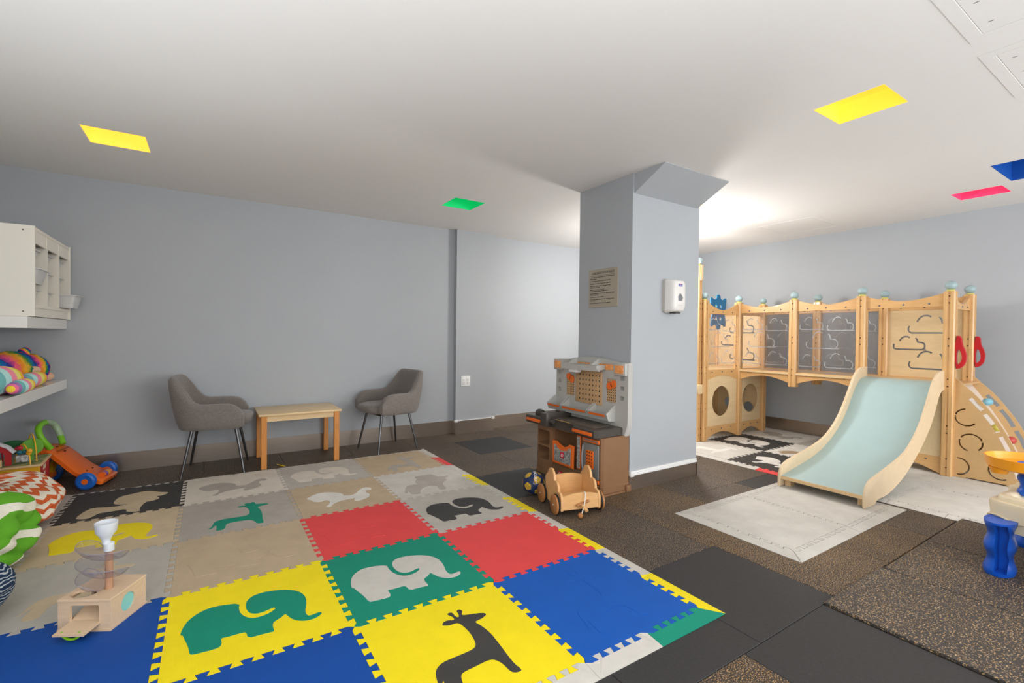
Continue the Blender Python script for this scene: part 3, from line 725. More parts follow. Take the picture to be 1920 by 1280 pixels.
bean_bag((-.765, .13, 0), .29, .275, .29, uvmat('navy_dash_cloth', dash, .9, .4, 260), 'dark navy bean bag with pale dashes nearest the camera', 23, 6, .06)

# ------------------------------------------------------------------ ball-drop box with clear spiral
lw = mk('pale_beech', (226, 196, 162), .45, var=.08, vscale=6, stretch=(2, 14, 14))
clear = acrylic('clear_plastic', (236, 232, 236), .1, .05)
t = empty('ball_drop_toy', 'wooden ball-drop box with clear spiral ramp standing on the blue foam tile', 'toy', (-.238, -.122, FT + .001), R(-29.5))
# local x along the front edge (to the right), y to the back
bw, bd_, bh_ = .094, .185, .118
def ytop(): return B().box(-bw, bw, 0, bd_, bh_ - .010, bh_, .0015, 1).cut(B().lathe([(.043, -.05), (.043, .05)], (-.035, .045, bh_), 32, sx=1.0, sy=.75))
add('lid', ytop(), lw, t)
fr = B().box(-bw + .002, bw - .002, .002, .012, 0, bh_ - .010).cut(B().box(-.050, .052, -.02, .03, .028, bh_ - .022, .006)); add('front_panel', fr, lw, t)
sd = B().box(bw - .012, bw - .002, .012, bd_ - .002, 0, bh_ - .01).cut(B().cyl((0, .088, .062), (.3, .088, .062), .034, n=32)); add('side_panel', sd, lw, t)
sd = B().box(-bw + .002, -bw + .012, .012, bd_ - .002, 0, bh_ - .01).cut(B().box(-.3, 0, .03, .15, .02, .095)); add('side_panel', sd, lw, t)
add('back_panel', B().box(-bw + .012, bw - .012, bd_ - .012, bd_ - .002, 0, bh_ - .01), lw, t)
add('base_panel', B().box(-bw, bw, 0, bd_, -.0005, .008), lw, t)
add('chute', B().prism([(.012, .03), (bd_ - .02, .085), (bd_ - .02, .092), (.012, .037)], 'x', -.052, .06), lw, t)
add('mint_disc', B().cyl((bw - .010, .088, .062), (bw - .006, .088, .062), .0335, n=28), mk('mint_film', (142, 214, 206), .25), t)
add('front_flap', B().prism([(.010, .030), (-.070, .026), (-.070, .032), (.010, .037)], 'x', -.050, .056), lw, t)
for x in (-.03, .03): add('green_peg', B().cyl((x, -.055, .028), (x, -.055, .0335), .004, n=10), mk('lime', (140, 205, 30), .35), t)
add('flap_ring', B().tube([(.0 + .032 * cos(a), -.052, .0315 + .026 * sin(a)) for a in [R(180 + 12 * i) for i in range(16)]], .0045, 8), MATS['lime'], t)
post = (.028, .080)
add('post', B().cyl((*post, bh_), (*post, .282), .0125, n=20), mk('dowel', (196, 150, 118), .5, var=.15, vscale=8, stretch=(10, 10, 1)), t)
wcap = mk('satin_white', (226, 230, 234), .35)
add('collar', B().lathe([(.0150, .262), (.0165, .264), (.0165, .292), (.0145, .294)], (*post, 0), 24), wcap, t)
fun = B().lathe([(.013, .290), (.014, .304), (.020, .318), (.033, .336), (.036, .372), (.033, .372), (.030, .340), (.018, .324), (.010, .305)], (post[0] - .012, post[1] + .002, 0), 32)
fun.cut(B().box(post[0] - .13, post[0] - .03, post[1] - .03, post[1] + .02, .30, .335)); add('funnel', fun, wcap, t)
def spiral(z0, a0, a1, drop, r_in=.013, r_out=.096):
    n = 40
    def f(u, v):
        a = R(a0 + (a1 - a0) * u); taper = min(1, u * 6, (1 - u) * 6) ** .5
        ro = r_in + (r_out - r_in) * (.35 + .65 * taper); r = r_in + (ro - r_in) * v
        zz = z0 - drop * u + .040 * (2 * v - 1) ** 2 * (v > .5) * taper + .012 * (2 * v - 1) ** 2 * (v <= .5)
        return (post[0] + r * cos(a), post[1] + r * sin(a), zz)
    return gridmesh('spiral_ramp', f, n, 12, False)
rimc = mk('plastic_rim', (150, 142, 150), .2)
for z0, a0, a1, dr in ((.270, 150, 372, .035), (.205, 140, 372, .035), (.150, 150, 262, .022)):
    o = add('spiral_ramp', spiral(z0, a0, a1, dr), clear, t)
    pts = []
    for i in range(41):
        u = i / 40; a = R(a0 + (a1 - a0) * u); tp = min(1, u * 6, (1 - u) * 6) ** .5; ro = .013 + .083 * (.35 + .65 * tp)
        pts.append((post[0] + ro * cos(a), post[1] + ro * sin(a), z0 - dr * u + .040 * tp))
    add('rim', B().tube(pts, .0013, 6), rimc, o)

# ------------------------------------------------------------------ activity cube
t = empty('activity_cube', 'yellow wooden activity cube with bead wires and a red barn on top', 'activity cube', (-.758, 1.719, 0), R(4))
yel = plas('toy_yellow_panel', (226, 168, 30), .45); redp = plas('toy_red_panel', (186, 40, 44), .45); lime = MATS['lime']
ch = .255; cs = .31     # local: right-front corner at origin, x to the left is negative, y back
add('front_panel', B().box(-cs, 0, 0, .012, .013, ch), yel, t); add('side_panel', B().box(-.012, 0, .012, cs, .013, ch), redp, t)
add('back_panel', B().box(-cs, 0, cs - .012, cs, .013, ch), redp, t); add('side_panel', B().box(-cs, -cs + .012, .012, cs - .012, .013, ch), yel, t)
add('table_top', B().box(-cs - .012, .012, -.012, cs + .012, ch, ch + .013, .003), maplez, t)
add('meadow_print', B().box(-cs, 0, 0, cs, ch + .013, ch + .0142), mk('meadow', (64, 124, 66), .5, var=.6, vscale=18, col2=(196, 178, 130)), t)
fl = B()
for k in range(5): fl.box(-.0002, .0015, .10 + .03 * (k % 2), .16 + .02 * (k % 3), .04 + k * .042, .066 + k * .042)
add('side_picture', fl, mk('cream_print', (226, 214, 186), .5), t)
add('door', B().box(-.17, -.07, -.006, 0, .10, .195, .002), mk('orange_print', (236, 84, 44), .45, var=.4, vscale=25, col2=(222, 40, 60)), t)
add('door_awning', B().box(-.19, -.065, -.016, 0, .195, .215, .003), lime, t)
add('knob', B().sph((-.15, -.014, .12), .009), mk('bead_tan', (216, 176, 130), .4), t)
barn = empty_part = add('barn', B().prism([(-.255, 0), (-.135, 0), (-.135, .085), (-.16, .118), (-.195, .135), (-.23, .118), (-.255, .085)], 'y', .05, .062).cut(B().prism([(-.225, -.01), (-.165, -.01), (-.165, .06)] + arc(-.195, .06, .03, 0, 180, 8)[1:-1] + [(-.225, .06)], 'y', 0, .2)).xf(Matrix.Translation((0, 0, ch + .014))), redp, t)
add('barn_roof', B().prism(ribbon([(-.268, .078), (-.24, .115), (-.195, .142), (-.15, .115), (-.122, .078)], .016), 'y', .042, .07).xf(Matrix.Translation((0, 0, ch + .014))), mk('roof_white', (224, 222, 226), .4), barn)
add('tree', B().lathe([(.001, 0), (.052, .0), (.055, .006), (.05, .012), (.001, .012)], (-.06, .15, ch + .10), 24, 'y').box(-.068, -.052, .152, .162, ch + .014, ch + .06), mk('leaf_green', (112, 176, 66), .5), t)
add('bush', B().sph((-.15, .20, ch + .10), .075, .012, .045), mk('bush_green', (30, 96, 50), .6), t)
add('cow', B().box(-.115, -.055, .03, .042, ch + .03, ch + .075, .006), mk('cow_print', (236, 234, 230), .5, var=.95, vscale=45, col2=(30, 28, 28)), t)
add('sheep', B().box(-.20, -.17, .01, .02, ch + .014, ch + .06, .004), maplez, t)
wy = plas('wire_yellow', (244, 182, 36)); wr = plas('wire_red', (200, 36, 50))
def arcwire(x0, x1, y0, y1, hgt, m_, nm='bead_wire'):
    return add(nm, B().tube([(x0 + (x1 - x0) * i / 24, y0 + (y1 - y0) * i / 24, ch + .012 + hgt * sin(pi * i / 24) ** .55) for i in range(25)], .0035, 8), m_, t)
arcwire(-.03, -.10, .10, .26, .17, wy); arcwire(-.045, -.13, .012, .12, .125, wy); arcwire(-.29, -.20, .10, .20, .165, wr)
BC_ = [(244, 176, 40), (244, 176, 40), (206, 44, 60), (28, 110, 130)]
for k in range(4):
    add('bead', B().sph((-.225, .012, ch + .026 + k * .022), .017, .017, .011), plas('bead%d' % k, BC_[k]), t)
for k, (x, y, z, c) in enumerate([(-.05, .02, .10, 0), (-.055, .03, .085, 0), (-.10, .07, .115, 2), (-.115, .09, .11, 2), (-.10, .05, .09, 3), (-.075, .05, .09, 3)]):
    add('bead', B().sph((x, y, ch + z), .014), MATS['bead%d' % c], t)

# ------------------------------------------------------------------ push walker
t = empty('push_walker', 'orange baby push walker with blue wheels and green handle against the wall', 'walker toy', (-.545, 2.137, 0), R(-13.5))
org = plas('toy_orange', (240, 112, 34)); blu = plas('toy_blue', (30, 102, 196)); grn = plas('toy_green', (128, 200, 40)); yl2 = plas('toy_amber', (236, 172, 26)); pur = plas('toy_purple', (120, 70, 180))
# local x forward; front axle at x=0, z .06
prof = [(.085, .045), (.05, .06), (-.02, .085), (-.09, .14), (-.16, .215), (-.215, .268), (-.275, .292), (-.345, .285)]
prof2 = smoothp(prof, 2)
loops = []
for k, (x, z) in enumerate(prof2):
    p0, p1 = Vector(prof2[max(0, k - 1)]), Vector(prof2[min(k + 1, len(prof2) - 1)]); d = (p1 - p0).normalized(); n = Vector((d.y, -d.x)) * (1)
    u = k / (len(prof2) - 1); hw_ = .128 - .025 * u if u > .15 else .10 + .028 * (u / .15) ** .5
    top = Vector((x, z)); bot = top - (n if n.y > 0 else -n) * .032
    loops.append([(top.x, -hw_ + .014, top.y), (top.x, 0, top.y - .004), (top.x, hw_ - .014, top.y), (top.x * .75 + bot.x * .25, hw_, top.y * .75 + bot.y * .25), (bot.x, hw_, bot.y), (bot.x, -hw_, bot.y), (top.x * .75 + bot.x * .25, -hw_, top.y * .75 + bot.y * .25)])
add('deck', B().loft(loops), org, t, smooth=50)
for s in (-1, 1):
    for (x, nm, r_) in ((0, 'front_wheel', .060), (-.335, 'rear_wheel', .060)):
        o = add(nm, B().lathe([(.018, -.018), (.045, -.022), (r_ - .004, -.016), (r_, -.006), (r_, .006), (r_ - .004, .016), (.045, .022), (.018, .018)], (x, s * .160, .060), 32, 'y'), blu, t)
        add('hub', B().cyl((x, s * .160 - .0205, .060), (x, s * .160 + .0205, .060), .019, n=18), org, o)
    add('rear_leg', B().tube([(-.335, s * .115, .06), (-.31, s * .105, .12), (-.25, s * .095, .245)], [.026, .022, .02], 12), yl2, t)
    add('axle_block', B().cyl((-.335, s * .09, .06), (-.335, s * .142, .06), .034, n=18), org, t)
    add('front_hub', B().cyl((0, s * .10, .06), (0, s * .142, .06), .024, n=16), org, t)
h = [(-.235, -.075, .285), (-.26, -.10, .34), (-.285, -.11, .40), (-.30, -.085, .445), (-.305, 0, .465), (-.30, .085, .445), (-.285, .11, .40), (-.26, .10, .34), (-.235, .075, .285)]
add('handle', B().tube(smoothp(h, 2), .019, 14), grn, t, smooth=60)
add('handle_grip', B().tube(smoothp(h[4:8], 2), .0205, 14), mk('grip_grey_green', (170, 196, 160), .3), t, smooth=60)
add('slot', B().box(-.205, -.195, -.07, .07, .262, .268).xf(Matrix.Rotation(0, 4, 'Y')), plas('dark_orange', (176, 70, 24)), t)
for (x, y, z) in ((-.235, .0, .283), (-.19, 0, .250), (-.045, -.04, .105), (-.045, .04, .105)): add('screw_hole', B().sph((x, y, z), .007, .007, .004, 8, 6), blackm, t)
for k, (y, c) in enumerate(((-.042, org), (-.012, pur), (.018, yl2), (.046, org))): add('roller', B().cyl((.045, y - .014, .068), (.045, y + .014, .068), .021, n=20), c, t)
# ------------------------------------------------------------------ toy workbench against the pillar
t = empty('toy_workbench', 'brown and grey plastic toy workbench with pegboard back against the pillar', 'toy workbench', (2.705, .385, 0), R(0))
# local: y along the width (-.40 right .. +.40 left), x negative towards the front
brn = plas('bench_brown', (140, 103, 72), .45, var=.06, vscale=8); gry = plas('bench_grey', (186, 184, 178), .45); drk = plas('bench_counter', (74, 68, 62), .4)
orn = plas('bench_orange', (240, 112, 36), .4); pegm = plas('bench_peg', (196, 160, 116), .5); mgr = plas('bench_mid_grey', (126, 126, 124), .35)
tread = mk('tread_plate', (196, 196, 192), .4, var=.7, vscale=70, col2=(90, 88, 84)); tread_o = mk('tread_orange', (240, 138, 50), .4, var=.5, vscale=70, col2=(250, 190, 130))
redl = mk('logo_red', (206, 34, 52), .4); wht = whitep
# base body: curved front in plan
def outline(dx, wy):
    f = [(-.0, -.40 - wy), (-.245 - dx, -.40 - wy), (-.262 - dx, -.385), (-.262 - dx, -.20), (-.242 - dx, -.185), (-.242 - dx, -.165)]
    f += [(-.245 - dx - .022 * sin(pi * k / 8), -.16 + .30 * k / 8) for k in range(9)]
    f += [(-.235 - dx, .165), (-.238 - dx, .18)] + [(-.238 - dx - .022 * sin(pi * (k + .5) / 8), .18 + .21 * k / 7) for k in range(8)] + [(-.225 - dx, .40 + wy), (0, .40 + wy)]
    return f
body = B().prism(outline(0, 0), 'z', .06, .405, .004)
ct = B()
for z0, z1 in ((.235, .350), (.112, .218)): ct.box(-.40, -.10, .215, .370, z0, z1, .018)
ct.box(-.40, -.06, -.130, .135, .12, .385, .01)
body.cut(ct)
bodyo = add('cabinet', body, brn, t, smooth=30)
add('plinth', B().prism(outline(.004, .004), 'z', .012, .066, .004).prism(outline(.012, .010), 'z', 0, .012), brn, t)
add('heel', B().box(-.04, .006, -.425, -.40, 0, .05, .006), brn, t)
# tilting bin door
dr = B().prism([(.125, .128), (.130, .300), (.075, .302), (.05, .275), (.0, .262), (-.05, .275), (-.072, .302), (-.125, .300), (-.120, .128)], 'x', -.292, -.272, .006)
dro = add('bin_door', dr, orn, t)
add('tread_panel', B().prism([(.098, .150), (.104, .275), (.078, .276), (.055, .252), (.0, .240), (-.055, .252), (-.078, .276), (-.100, .275), (-.096, .150)], 'x', -.2945, -.290), tread, dro)
lg = add('logo', B().box(-.2962, -.294, -.022, .022, .185, .232, .004), redl, dro)
def swirl(x, yc, zc, r, mat, parent):
    return add('logo_swirl', B().prism(ribbon([(yc + r * cos(R(a)) * k, zc + r * sin(R(a)) * k) for a, k in [(200 - i * 22, 1 - i * .035) for i in range(16)]], r * .28), 'x', x - .0012, x), mat, parent)
swirl(-.2962, 0, .206, .014, wht, lg)
lo = add('logo', B().box(-.278, -.266, .028, .072, .032, .072, .006), redl, t, 'red square logo badge'); swirl(-.278, .05, .052, .013, wht, lo)
st = add('tread_strip', B().box(-.268, -.262, -.180, -.135, .138, .385, .004), orn, t); add('tread_panel', B().box(-.2705, -.267, -.174, -.141, .146, .377), tread, st)
gd = add('grey_door', B().box(-.276, -.262, -.372, -.215, .108, .350, .004), mgr, t)
add('door_handle', B().tube([(-.272, -.214, .13), (-.282, -.213, .20), (-.283, -.213, .26), (-.272, -.214, .33)], .0065, 8), mk('handle_silver', (176, 178, 182), .3, metal=.4), gd)
ov = B().box(-.281, -.275, -.330, -.252, .178, .304, .003); og = add('orange_grid', ov, orn, gd)
for r_ in range(5):
    for c_ in range(3): add('vent_hole', B().box(-.2822, -.280, -.3175 + c_ * .024, -.3095 + c_ * .024, .192 + r_ * .0235, .201 + r_ * .0235), blackm, gd)
for z in (.360, .078): 
    o = add('door_band', B().box(-.274, -.262, -.375, -.205, z, z + .026, .003), orn, t); add('band_inset', B().box(-.2755, -.273, -.368, -.212, z + .009, z + .018), mgr, o)
# counter
cnt = [(0, -.385), (-.285, -.385), (-.310, -.365), (-.310, -.140), (-.285, -.112), (-.282, .05), (-.285, .20), (-.312, .225), (-.325, .445), (-.30, .465), (0, .455)]
add('counter', B().prism(cnt, 'z', .398, .462, .010), drk, t)
add('counter_tray', B().box(-.25, -.06, -.30, .18, .460, .464, .002), mk('counter_print', (96, 88, 78), .45, var=.35, vscale=22), t)
for (y0, y1, x) in ((-.345, -.135, -.3125), (.255, .44, -.3235)): add('orange_stripe', B().box(x - .004, x + .012, y0, y1, .416, .440, .004), orn, t)
add('ruler', B().box(-.279, -.271, -.06, .10, .4625, .464), mk('ruler', (222, 182, 96), .5), t)
vz = add('vice_jaw', B().box(-.315, -.05, .185, .198, .455, .505, .004), drk, t); add('vice_block', B().box(-.335, -.29, .150, .225, .40, .505, .006), drk, t)
add('vice_screw', B().cyl((-.30, .10, .445), (-.30, .185, .445), .016, n=14), drk, t)
add('saw_clamp', B().lathe([(.030, -.03), (.034, -.01), (.034, .01), (.03, .03)], (-.24, .36, .475), 18, 'y'), drk, t); add('saw_arm', B().box(-.24, -.02, .33, .36, .462, .478, .004), drk, t)
add('pad', B().box(-.22, -.08, .23, .32, .462, .470, .002), mk('pad_dark', (58, 54, 50), .7, bump=.5), t)
# back board
bz = [(-.405, .400), (.400, .400), (.405, .47), (.392, .49), (.392, .915), (.380, .926), (.245, .930), (.232, .922), (.10, .950), (-.03, .958), (-.17, .952), (-.305, .930), (-.318, .930), (-.425, .928), (-.435, .915), (-.425, .50), (-.43, .47)]
bk = B().prism(bz, 'x', -.050, .0, .006)
ct = B()
for k in range(3):
    z = .655 + .072 * k; ct.box(-.1, .1, -.395, -.355, z, z + .030); ct.box(-.1, -.03, .325, .365, z, z + .030)
for y0, y1 in ((.155, .258), (-.315, -.215)): ct.box(-.1, -.042, y0, y1, .628, .805)
ct.box(-.1, -.040, -.285, .215, .865, .912)
bk.cut(ct)
add('back_board', bk, gry, t, smooth=30)
for y0, y1, dy in ((.298, .388, .03), (-.412, -.322, -.03)):
    o = add('corner_block', B().box(-.075, -.045, y0 - .012, y1 + .012, .835, .925, .006), gry, t); add('tread_panel', B().box(-.078, -.073, y0 + .004, y1 - .004, .850, .910, .001), tread_o, o)
for y0, y1 in ((-.283, .213),): add('tread_panel', B().box(-.046, -.040, y0, y1, .867, .910), tread_o, t)
hd = B().prism([(.225, .856), (.20, .878), (.15, .900), (-.17, .900), (-.20, .878), (-.225, .856)], 'x', -.14, -.125)
hd.prism([(-.05, .90), (-.14, .90), (-.145, .856), (-.05, .870)], 'y', -.20, .20)
add('lamp_hood', hd, gry, t)
for y in (.13, -.12): add('hood_rib', B().prism([(-.05, .945), (-.06, .945), (-.142, .893), (-.05, .893)], 'y', y - .012, y + .012), gry, t)
add('lamp', B().box(-.135, -.085, .03, .13, .832, .858, .006), wht, t)
pg = B().box(-.060, -.048, -.172, .130, .592, .848, .003); pgo = add('pegboard', pg, pegm, t)
hole = B().box(-.0608, -.0590, -.0045, .0045, -.007, .007).mesh('peg_hole'); hole.materials.append(blackm)
for r_ in range(6):
    for c_ in range(7):
        o = bpy.data.objects.new('peg_hole', hole); COL.objects.link(o); o.parent = pgo; o.location = (0, -.150 + c_ * .0375, .622 + r_ * .0385)
hole2 = B().box(-.0452, -.0440, -.003, .003, -.004, .004).mesh('peg_hole'); hole2.materials.append(blackm)
for y0 in (.155, -.315):
    p2 = add('side_pegboard', B().box(-.0445, -.040, y0 + .004, y0 + .099, .632, .800), pegm, t)
    for r_ in range(8):
        for c_ in range(5):
            o = bpy.data.objects.new('peg_hole', hole2); COL.objects.link(o); o.parent = p2; o.location = (0, y0 + .014 + c_ * .019, .642 + r_ * .0195)
    for dy, dz in ((.025, .765), (.065, .785 if y0 > 0 else .75)): add('orange_gear', B().lathe([(.006, -.006), (.027, -.006), (.029, 0), (.027, .006), (.006, .006)], (-.052, y0 + dy, dz), 14, 'x'), orn, p2)
# parts trays
for y0, y1 in ((.232, .405), (-.085, .212), (-.300, -.105)):
    tr = B().prism([(-.05, .49), (-.115, .50), (-.135, .552), (-.130, .552), (-.112, .508), (-.05, .505)], 'y', y0, y1)
    for y in (y0, y1): tr.prism([(-.05, .49), (-.115, .50), (-.137, .552), (-.05, .612)], 'y', y - .006, y + .006)
    o = add('parts_tray', tr, gry, t); add('orange_lip', B().prism([(-.136, .531), (-.139, .531), (-.1415, .546), (-.138, .546)], 'y', y0 + .012, y1 - .012), orn, o)

# ------------------------------------------------------------------ small ball
t = empty('play_ball', 'small navy ball with yellow patches and white lettering beside the wagon', 'ball', (2.073, .283, 0.0), 0)
br = .078
sphere = B().sph((0, 0, br), br, n=48, m=28)
add('ball_skin', sphere, mk('ball_navy', (26, 44, 88), .55, bump=.3, bscale=300), t)
ym = mk('ball_yellow', (226, 178, 56), .55, var=.35, vscale=60, col2=(150, 130, 40))
G_ = (1 + 5 ** .5) / 2
ics = [Vector(v).normalized() for v in [(0, 1, G_), (0, -1, G_), (0, 1, -G_), (0, -1, -G_), (1, G_, 0), (-1, G_, 0), (1, -G_, 0), (-1, -G_, 0), (G_, 0, 1), (G_, 0, -1), (-G_, 0, 1), (-G_, 0, -1)]]
view = (CAM - Vector((2.073, .283, br))).normalized(); side = Vector((0, 0, 1)).cross(view).normalized(); upv = view.cross(side)
MR = Matrix((side, view, upv)).transposed() @ Matrix.Rotation(R(17), 3, 'X') @ Matrix.Rotation(R(-52), 3, 'Z')
for v in ics:
    n = MR @ v; a = n.orthogonal().normalized(); b_ = n.cross(a); pbm = B()
    def sp(r_, ang, h=.0006): 
        d = (n + r_ * (cos(ang) * a + sin(ang) * b_)).normalized(); return Vector((0, 0, br)) + d * (br + h)
    rings = [[sp(rr_, 2 * pi * k / 20 ) for k in range(20)] for rr_ in (.03, .15, .27)]
    rings.append([sp(.36 + .035 * cos(5 * 2 * pi * k / 20), 2 * pi * k / 20) for k in range(20)]); rings.append([sp(.37 + .035 * cos(5 * 2 * pi * k / 20), 2 * pi * k / 20, -.002) for k in range(20)])
    pbm.loft(rings); add('patch', pbm, ym, t)
me = textmesh('Corona', .046, 'lettering', .0003)
cen = (view * .80 + upv * .58 + side * .13).normalized(); tx = (-upv * .72 + view * .6 + side * .12); tx = (tx - cen * tx.dot(cen)).normalized() * -1; ty = cen.cross(tx)
for v in me.vertices:
    ax, ay, az = v.co; d = (cen + tx * (ax / br) + ty * (ay / br)).normalized(); v.co = Vector((0, 0, br)) + d * (br + .0012 + az)
add('lettering', me, wht, t, 'white lettering')

# ------------------------------------------------------------------ wooden wagon
t = empty('toy_wagon', 'small wooden pull wagon with scalloped sides in front of the workbench', 'toy wagon', (2.148, -.030, 0), R(-15.5))
wgm = mk('wagon_beech', (224, 174, 116), .42, var=.10, vscale=5, stretch=(3, 12, 12)); wwm = mk('wagon_wheel', (176, 118, 68), .45, var=.15, vscale=8, stretch=(8, 8, 2))
# local: y back (+) / front (-); x to the right
hw = .128
def sidep():
    top = [(-.162, .060)] + arc(-.122, .100, .040, 180, 70, 6) + arc(-.066, .152, .043, 175, 62, 7) + arc(.012, .205, .052, 172, 8, 12) + arc(.074, .168, .034, 72, 0, 5)
    return top + [(.098, .06), (.06, .035), (-.02, .030), (-.08, .052), (-.12, .030), (-.160, .032)]
for s in (-1, 1): add('side_panel', B().prism(sidep(), 'x', s * hw - .008, s * hw + .008, .002), wgm, t)
add('floor_panel', B().box(-hw + .008, hw - .008, -.145, .085, .062, .074), wgm, t)
fp = [(-hw + .008, .035), (hw - .008, .035), (hw - .008, .122), (.06, .134), (0, .138), (-.06, .134), (-hw + .008, .122)]
add('front_panel', B().prism(fp, 'y', -.158, -.143, .001), wgm, t)
add('back_panel', B().prism([(x, z + .055 if z > .1 else z + .03) for x, z in fp], 'y', .078, .092, .001), wgm, t)
for s in (-1, 1):
    for y, nm in ((-.108, 'front_wheel'), (.142 - .02, 'rear_wheel')):
        o = add(nm, B().lathe([(.008, -.008), (.056, -.008), (.0605, -.005), (.0605, .005), (.056, .008), (.008, .008)], (s * (hw + .030), y, .061), 36, 'x'), wwm, t)
        add('rubber_tyre', B().lathe([(.058, -.0035), (.0622, -.0035), (.0622, .0035), (.058, .0035)], (s * (hw + .030) - s * .012, y, .062), 36, 'x'), blackm, o)
        add('inner_disc', B().cyl((s * (hw + .013), y, .061), (s * (hw + .022), y, .061), .055, n=28), wwm, o)
        add('axle_cap', B().sph((s * (hw + .038), y, .061), .006, n=10, m=6), mk('steel_cap', (190, 190, 190), .3, metal=.8), o)
add('tow_dowel', B().cyl((-.035, -.172, .062), (.05, -.168, .086), .0075, n=12), wwm, t); add('tow_peg', B().cyl((.0, -.157, .070), (.016, -.215, .040), .011, n=12), wgm, t)
add('pull_cord', B().tube(smoothp([(.028, -.140, .135), (.028, -.164, .140), (.02, -.178, .10), (.005, -.19, .055), (-.018, -.21, .028)], 2), .0035, 8), mk('cord', (226, 222, 212), .8), t)
add('cord_knob', B().sph((-.03, -.215, .018), .0165), wwm, t)
# ------------------------------------------------------------------ rules sign, dispenser, socket
t = empty('rules_sign', "brushed metal children's room rules sign on the shaded pillar face", 'sign', (PX0, .280, 1.345), 0)
add('plate', B().box(-.006, 0, -.160, .160, 0, .298, .001, 1), mk('sign_metal', (182, 172, 154), .4, metal=.25, var=.06, vscale=3), t)
ink = mk('sign_ink', (48, 42, 36), .6)
def ontosign(me, yc, zc):
    for v in me.vertices: x, y, z = v.co; v.co = (-.0062 - z, yc - x, zc + y)
    return me
add('heading', ontosign(textmesh("CHILDREN'S ROOM RULES", .026, 'heading', .0003, .80), 0, .268), ink, t, 'dark heading lettering')
add('rule_line', B().box(-.0066, -.006, -.135, .135, .247, .2485), ink, t)
ln = [(.234, .97), (.222, .28), (.204, .82), (.184, .82), (.165, .82), (.154, .38), (.136, .58), (.126, .74), (.107, .98), (.097, .36), (.079, .58), (.060, .97), (.050, .22), (.031, .82)]
tx = B(); rs = random.Random(5)
for z, wd in ln:
    y = .140; end = .140 - .272 * wd
    while y > end + .006:
        l_ = min(rs.uniform(.010, .030), y - end); tx.box(-.0066, -.006, y - l_, y, z, z + .0045); y -= l_ + .004
add('small_print', tx, ink, t, kind='stuff')

t = empty('soap_dispenser', 'white wall-mounted hand sanitizer dispenser on the lit pillar face', 'dispenser', (3.125, PY0, 1.303))
dcm = plas('dispenser_white', (228, 225, 220), .35); dgm = plas('dispenser_grey', (190, 184, 178), .4)
def rrz(hx, z0, z1, r_, y):
    o_ = []
    for cx, cz, a0 in ((hx - r_, z1 - r_, 0), (-hx + r_, z1 - r_, 90), (-hx + r_, z0 + r_, 180), (hx - r_, z0 + r_, 270)): o_ += [(x, y, z) for x, z in arc(cx, cz, r_, a0, a0 + 90, 5)]
    return o_
add('back_plate', B().loft([rrz(.080, 0, .255, .02, 0), rrz(.080, 0, .255, .02, -.028)]), dgm, t)
cv = B().loft([rrz(.078, .004, .252, .022, -.028), rrz(.076, .006, .250, .024, -.065), rrz(.068, .012, .244, .03, -.092), rrz(.058, .030, .236, .03, -.104)])
cv.cut(B().prism([(-.022, .088), (.024, .088), (.032, .115), (.012, .140), (-.005, .146), (-.026, .118)], 'y', -.2, -.095)); add('cover', cv, dcm, t, smooth=50)
add('sight_window', B().prism([(-.024, .086), (.026, .086), (.034, .115), (.012, .142), (-.005, .148), (-.028, .118)], 'y', -.097, -.094), mk('smoke_window', (128, 130, 134), .2), t)
add('nozzle', B().box(-.03, .03, -.085, -.03, -.006, .006, .003), mk('nozzle_dark', (70, 68, 66), .4), t)
bd_ = add('brand_badge', B().box(-.022, .022, -.1055, -.103, .197, .217, .001, 1), mk('badge_blue', (52, 70, 160), .4), t)
me = textmesh('PURELL', .0125, 'lettering', .0003, .85)
for v in me.vertices: x, y, z = v.co; v.co = (x, -.1058 - z, .205 + y)
add('lettering', me, wht, bd_); add('red_arc', B().box(-.010, .010, -.1062, -.105, .212, .216), redl, bd_)
for x in (-.012, .012): add('indicator', B().sph((x, -.103, .055), .004, n=8, m=6), dgm, t)

t = empty('wall_socket', 'white double wall socket on the pilaster', 'socket', (2.595, 2.365, .535))
add('cover_plate', B().box(-.058, .058, -.006, 0, 0, .118, .002), whitep, t)
for x in (-.026, .026):
    o = add('outlet', B().box(x - .017, x + .017, -.008, -.005, .022, .096, .004), whitep, t)
    for z in (.075, .040):
        for dx in (-.006, .006): add('slot', B().box(x + dx - .0015, x + dx + .0015, -.0085, -.007, z - .005, z + .005), blackm, o)
        add('slot', B().cyl((x, -.0085, z - .012), (x, -.007, z - .012), .0028, n=8), blackm, o)
# ------------------------------------------------------------------ wooden indoor playset
PS = empty('indoor_playset', 'long wooden indoor playset with clear cloud panels, mint slide and climbing arch', 'playset', (5.22, 0, 0))
PO = Vector((5.22, 0, 0))
def pa(name, b, mat, parent=PS, label=None, smooth=35):
    """build in world coordinates, store relative to the playset origin"""
    if isinstance(b, B): b.xf(Matrix.Translation(-PO))
    return add(name, b, mat, parent, label, smooth=smooth)
mint = mk('ball_mint', (158, 180, 182), .3, var=.06, vscale=20); limey = mk('collar_lime', (206, 200, 110), .45)
blt = mk('bolt_steel', (120, 118, 120), .35, metal=.7); hol = mk('bolt_hole', (70, 46, 26), .7)
acr = acrylic('acrylic_sheet', (247, 246, 246), .12, .03); groove = acrylic('acrylic_groove', (225, 225, 225), .5, .30); slotm = mk('slot_edge', (150, 110, 66), .6)
FX, BX = 5.22, 5.72
YS = [.70, .095, -.505, -1.12]; ZP = 1.515
boltme = B().sph((0, 0, 0), .0055, .0055, .0055, 8, 5).mesh('bolt_hole'); boltme.materials.append(hol)
boltme2 = B().sph((0, 0, 0), .008, .008, .008, 8, 5).mesh('bolt'); boltme2.materials.append(blt)
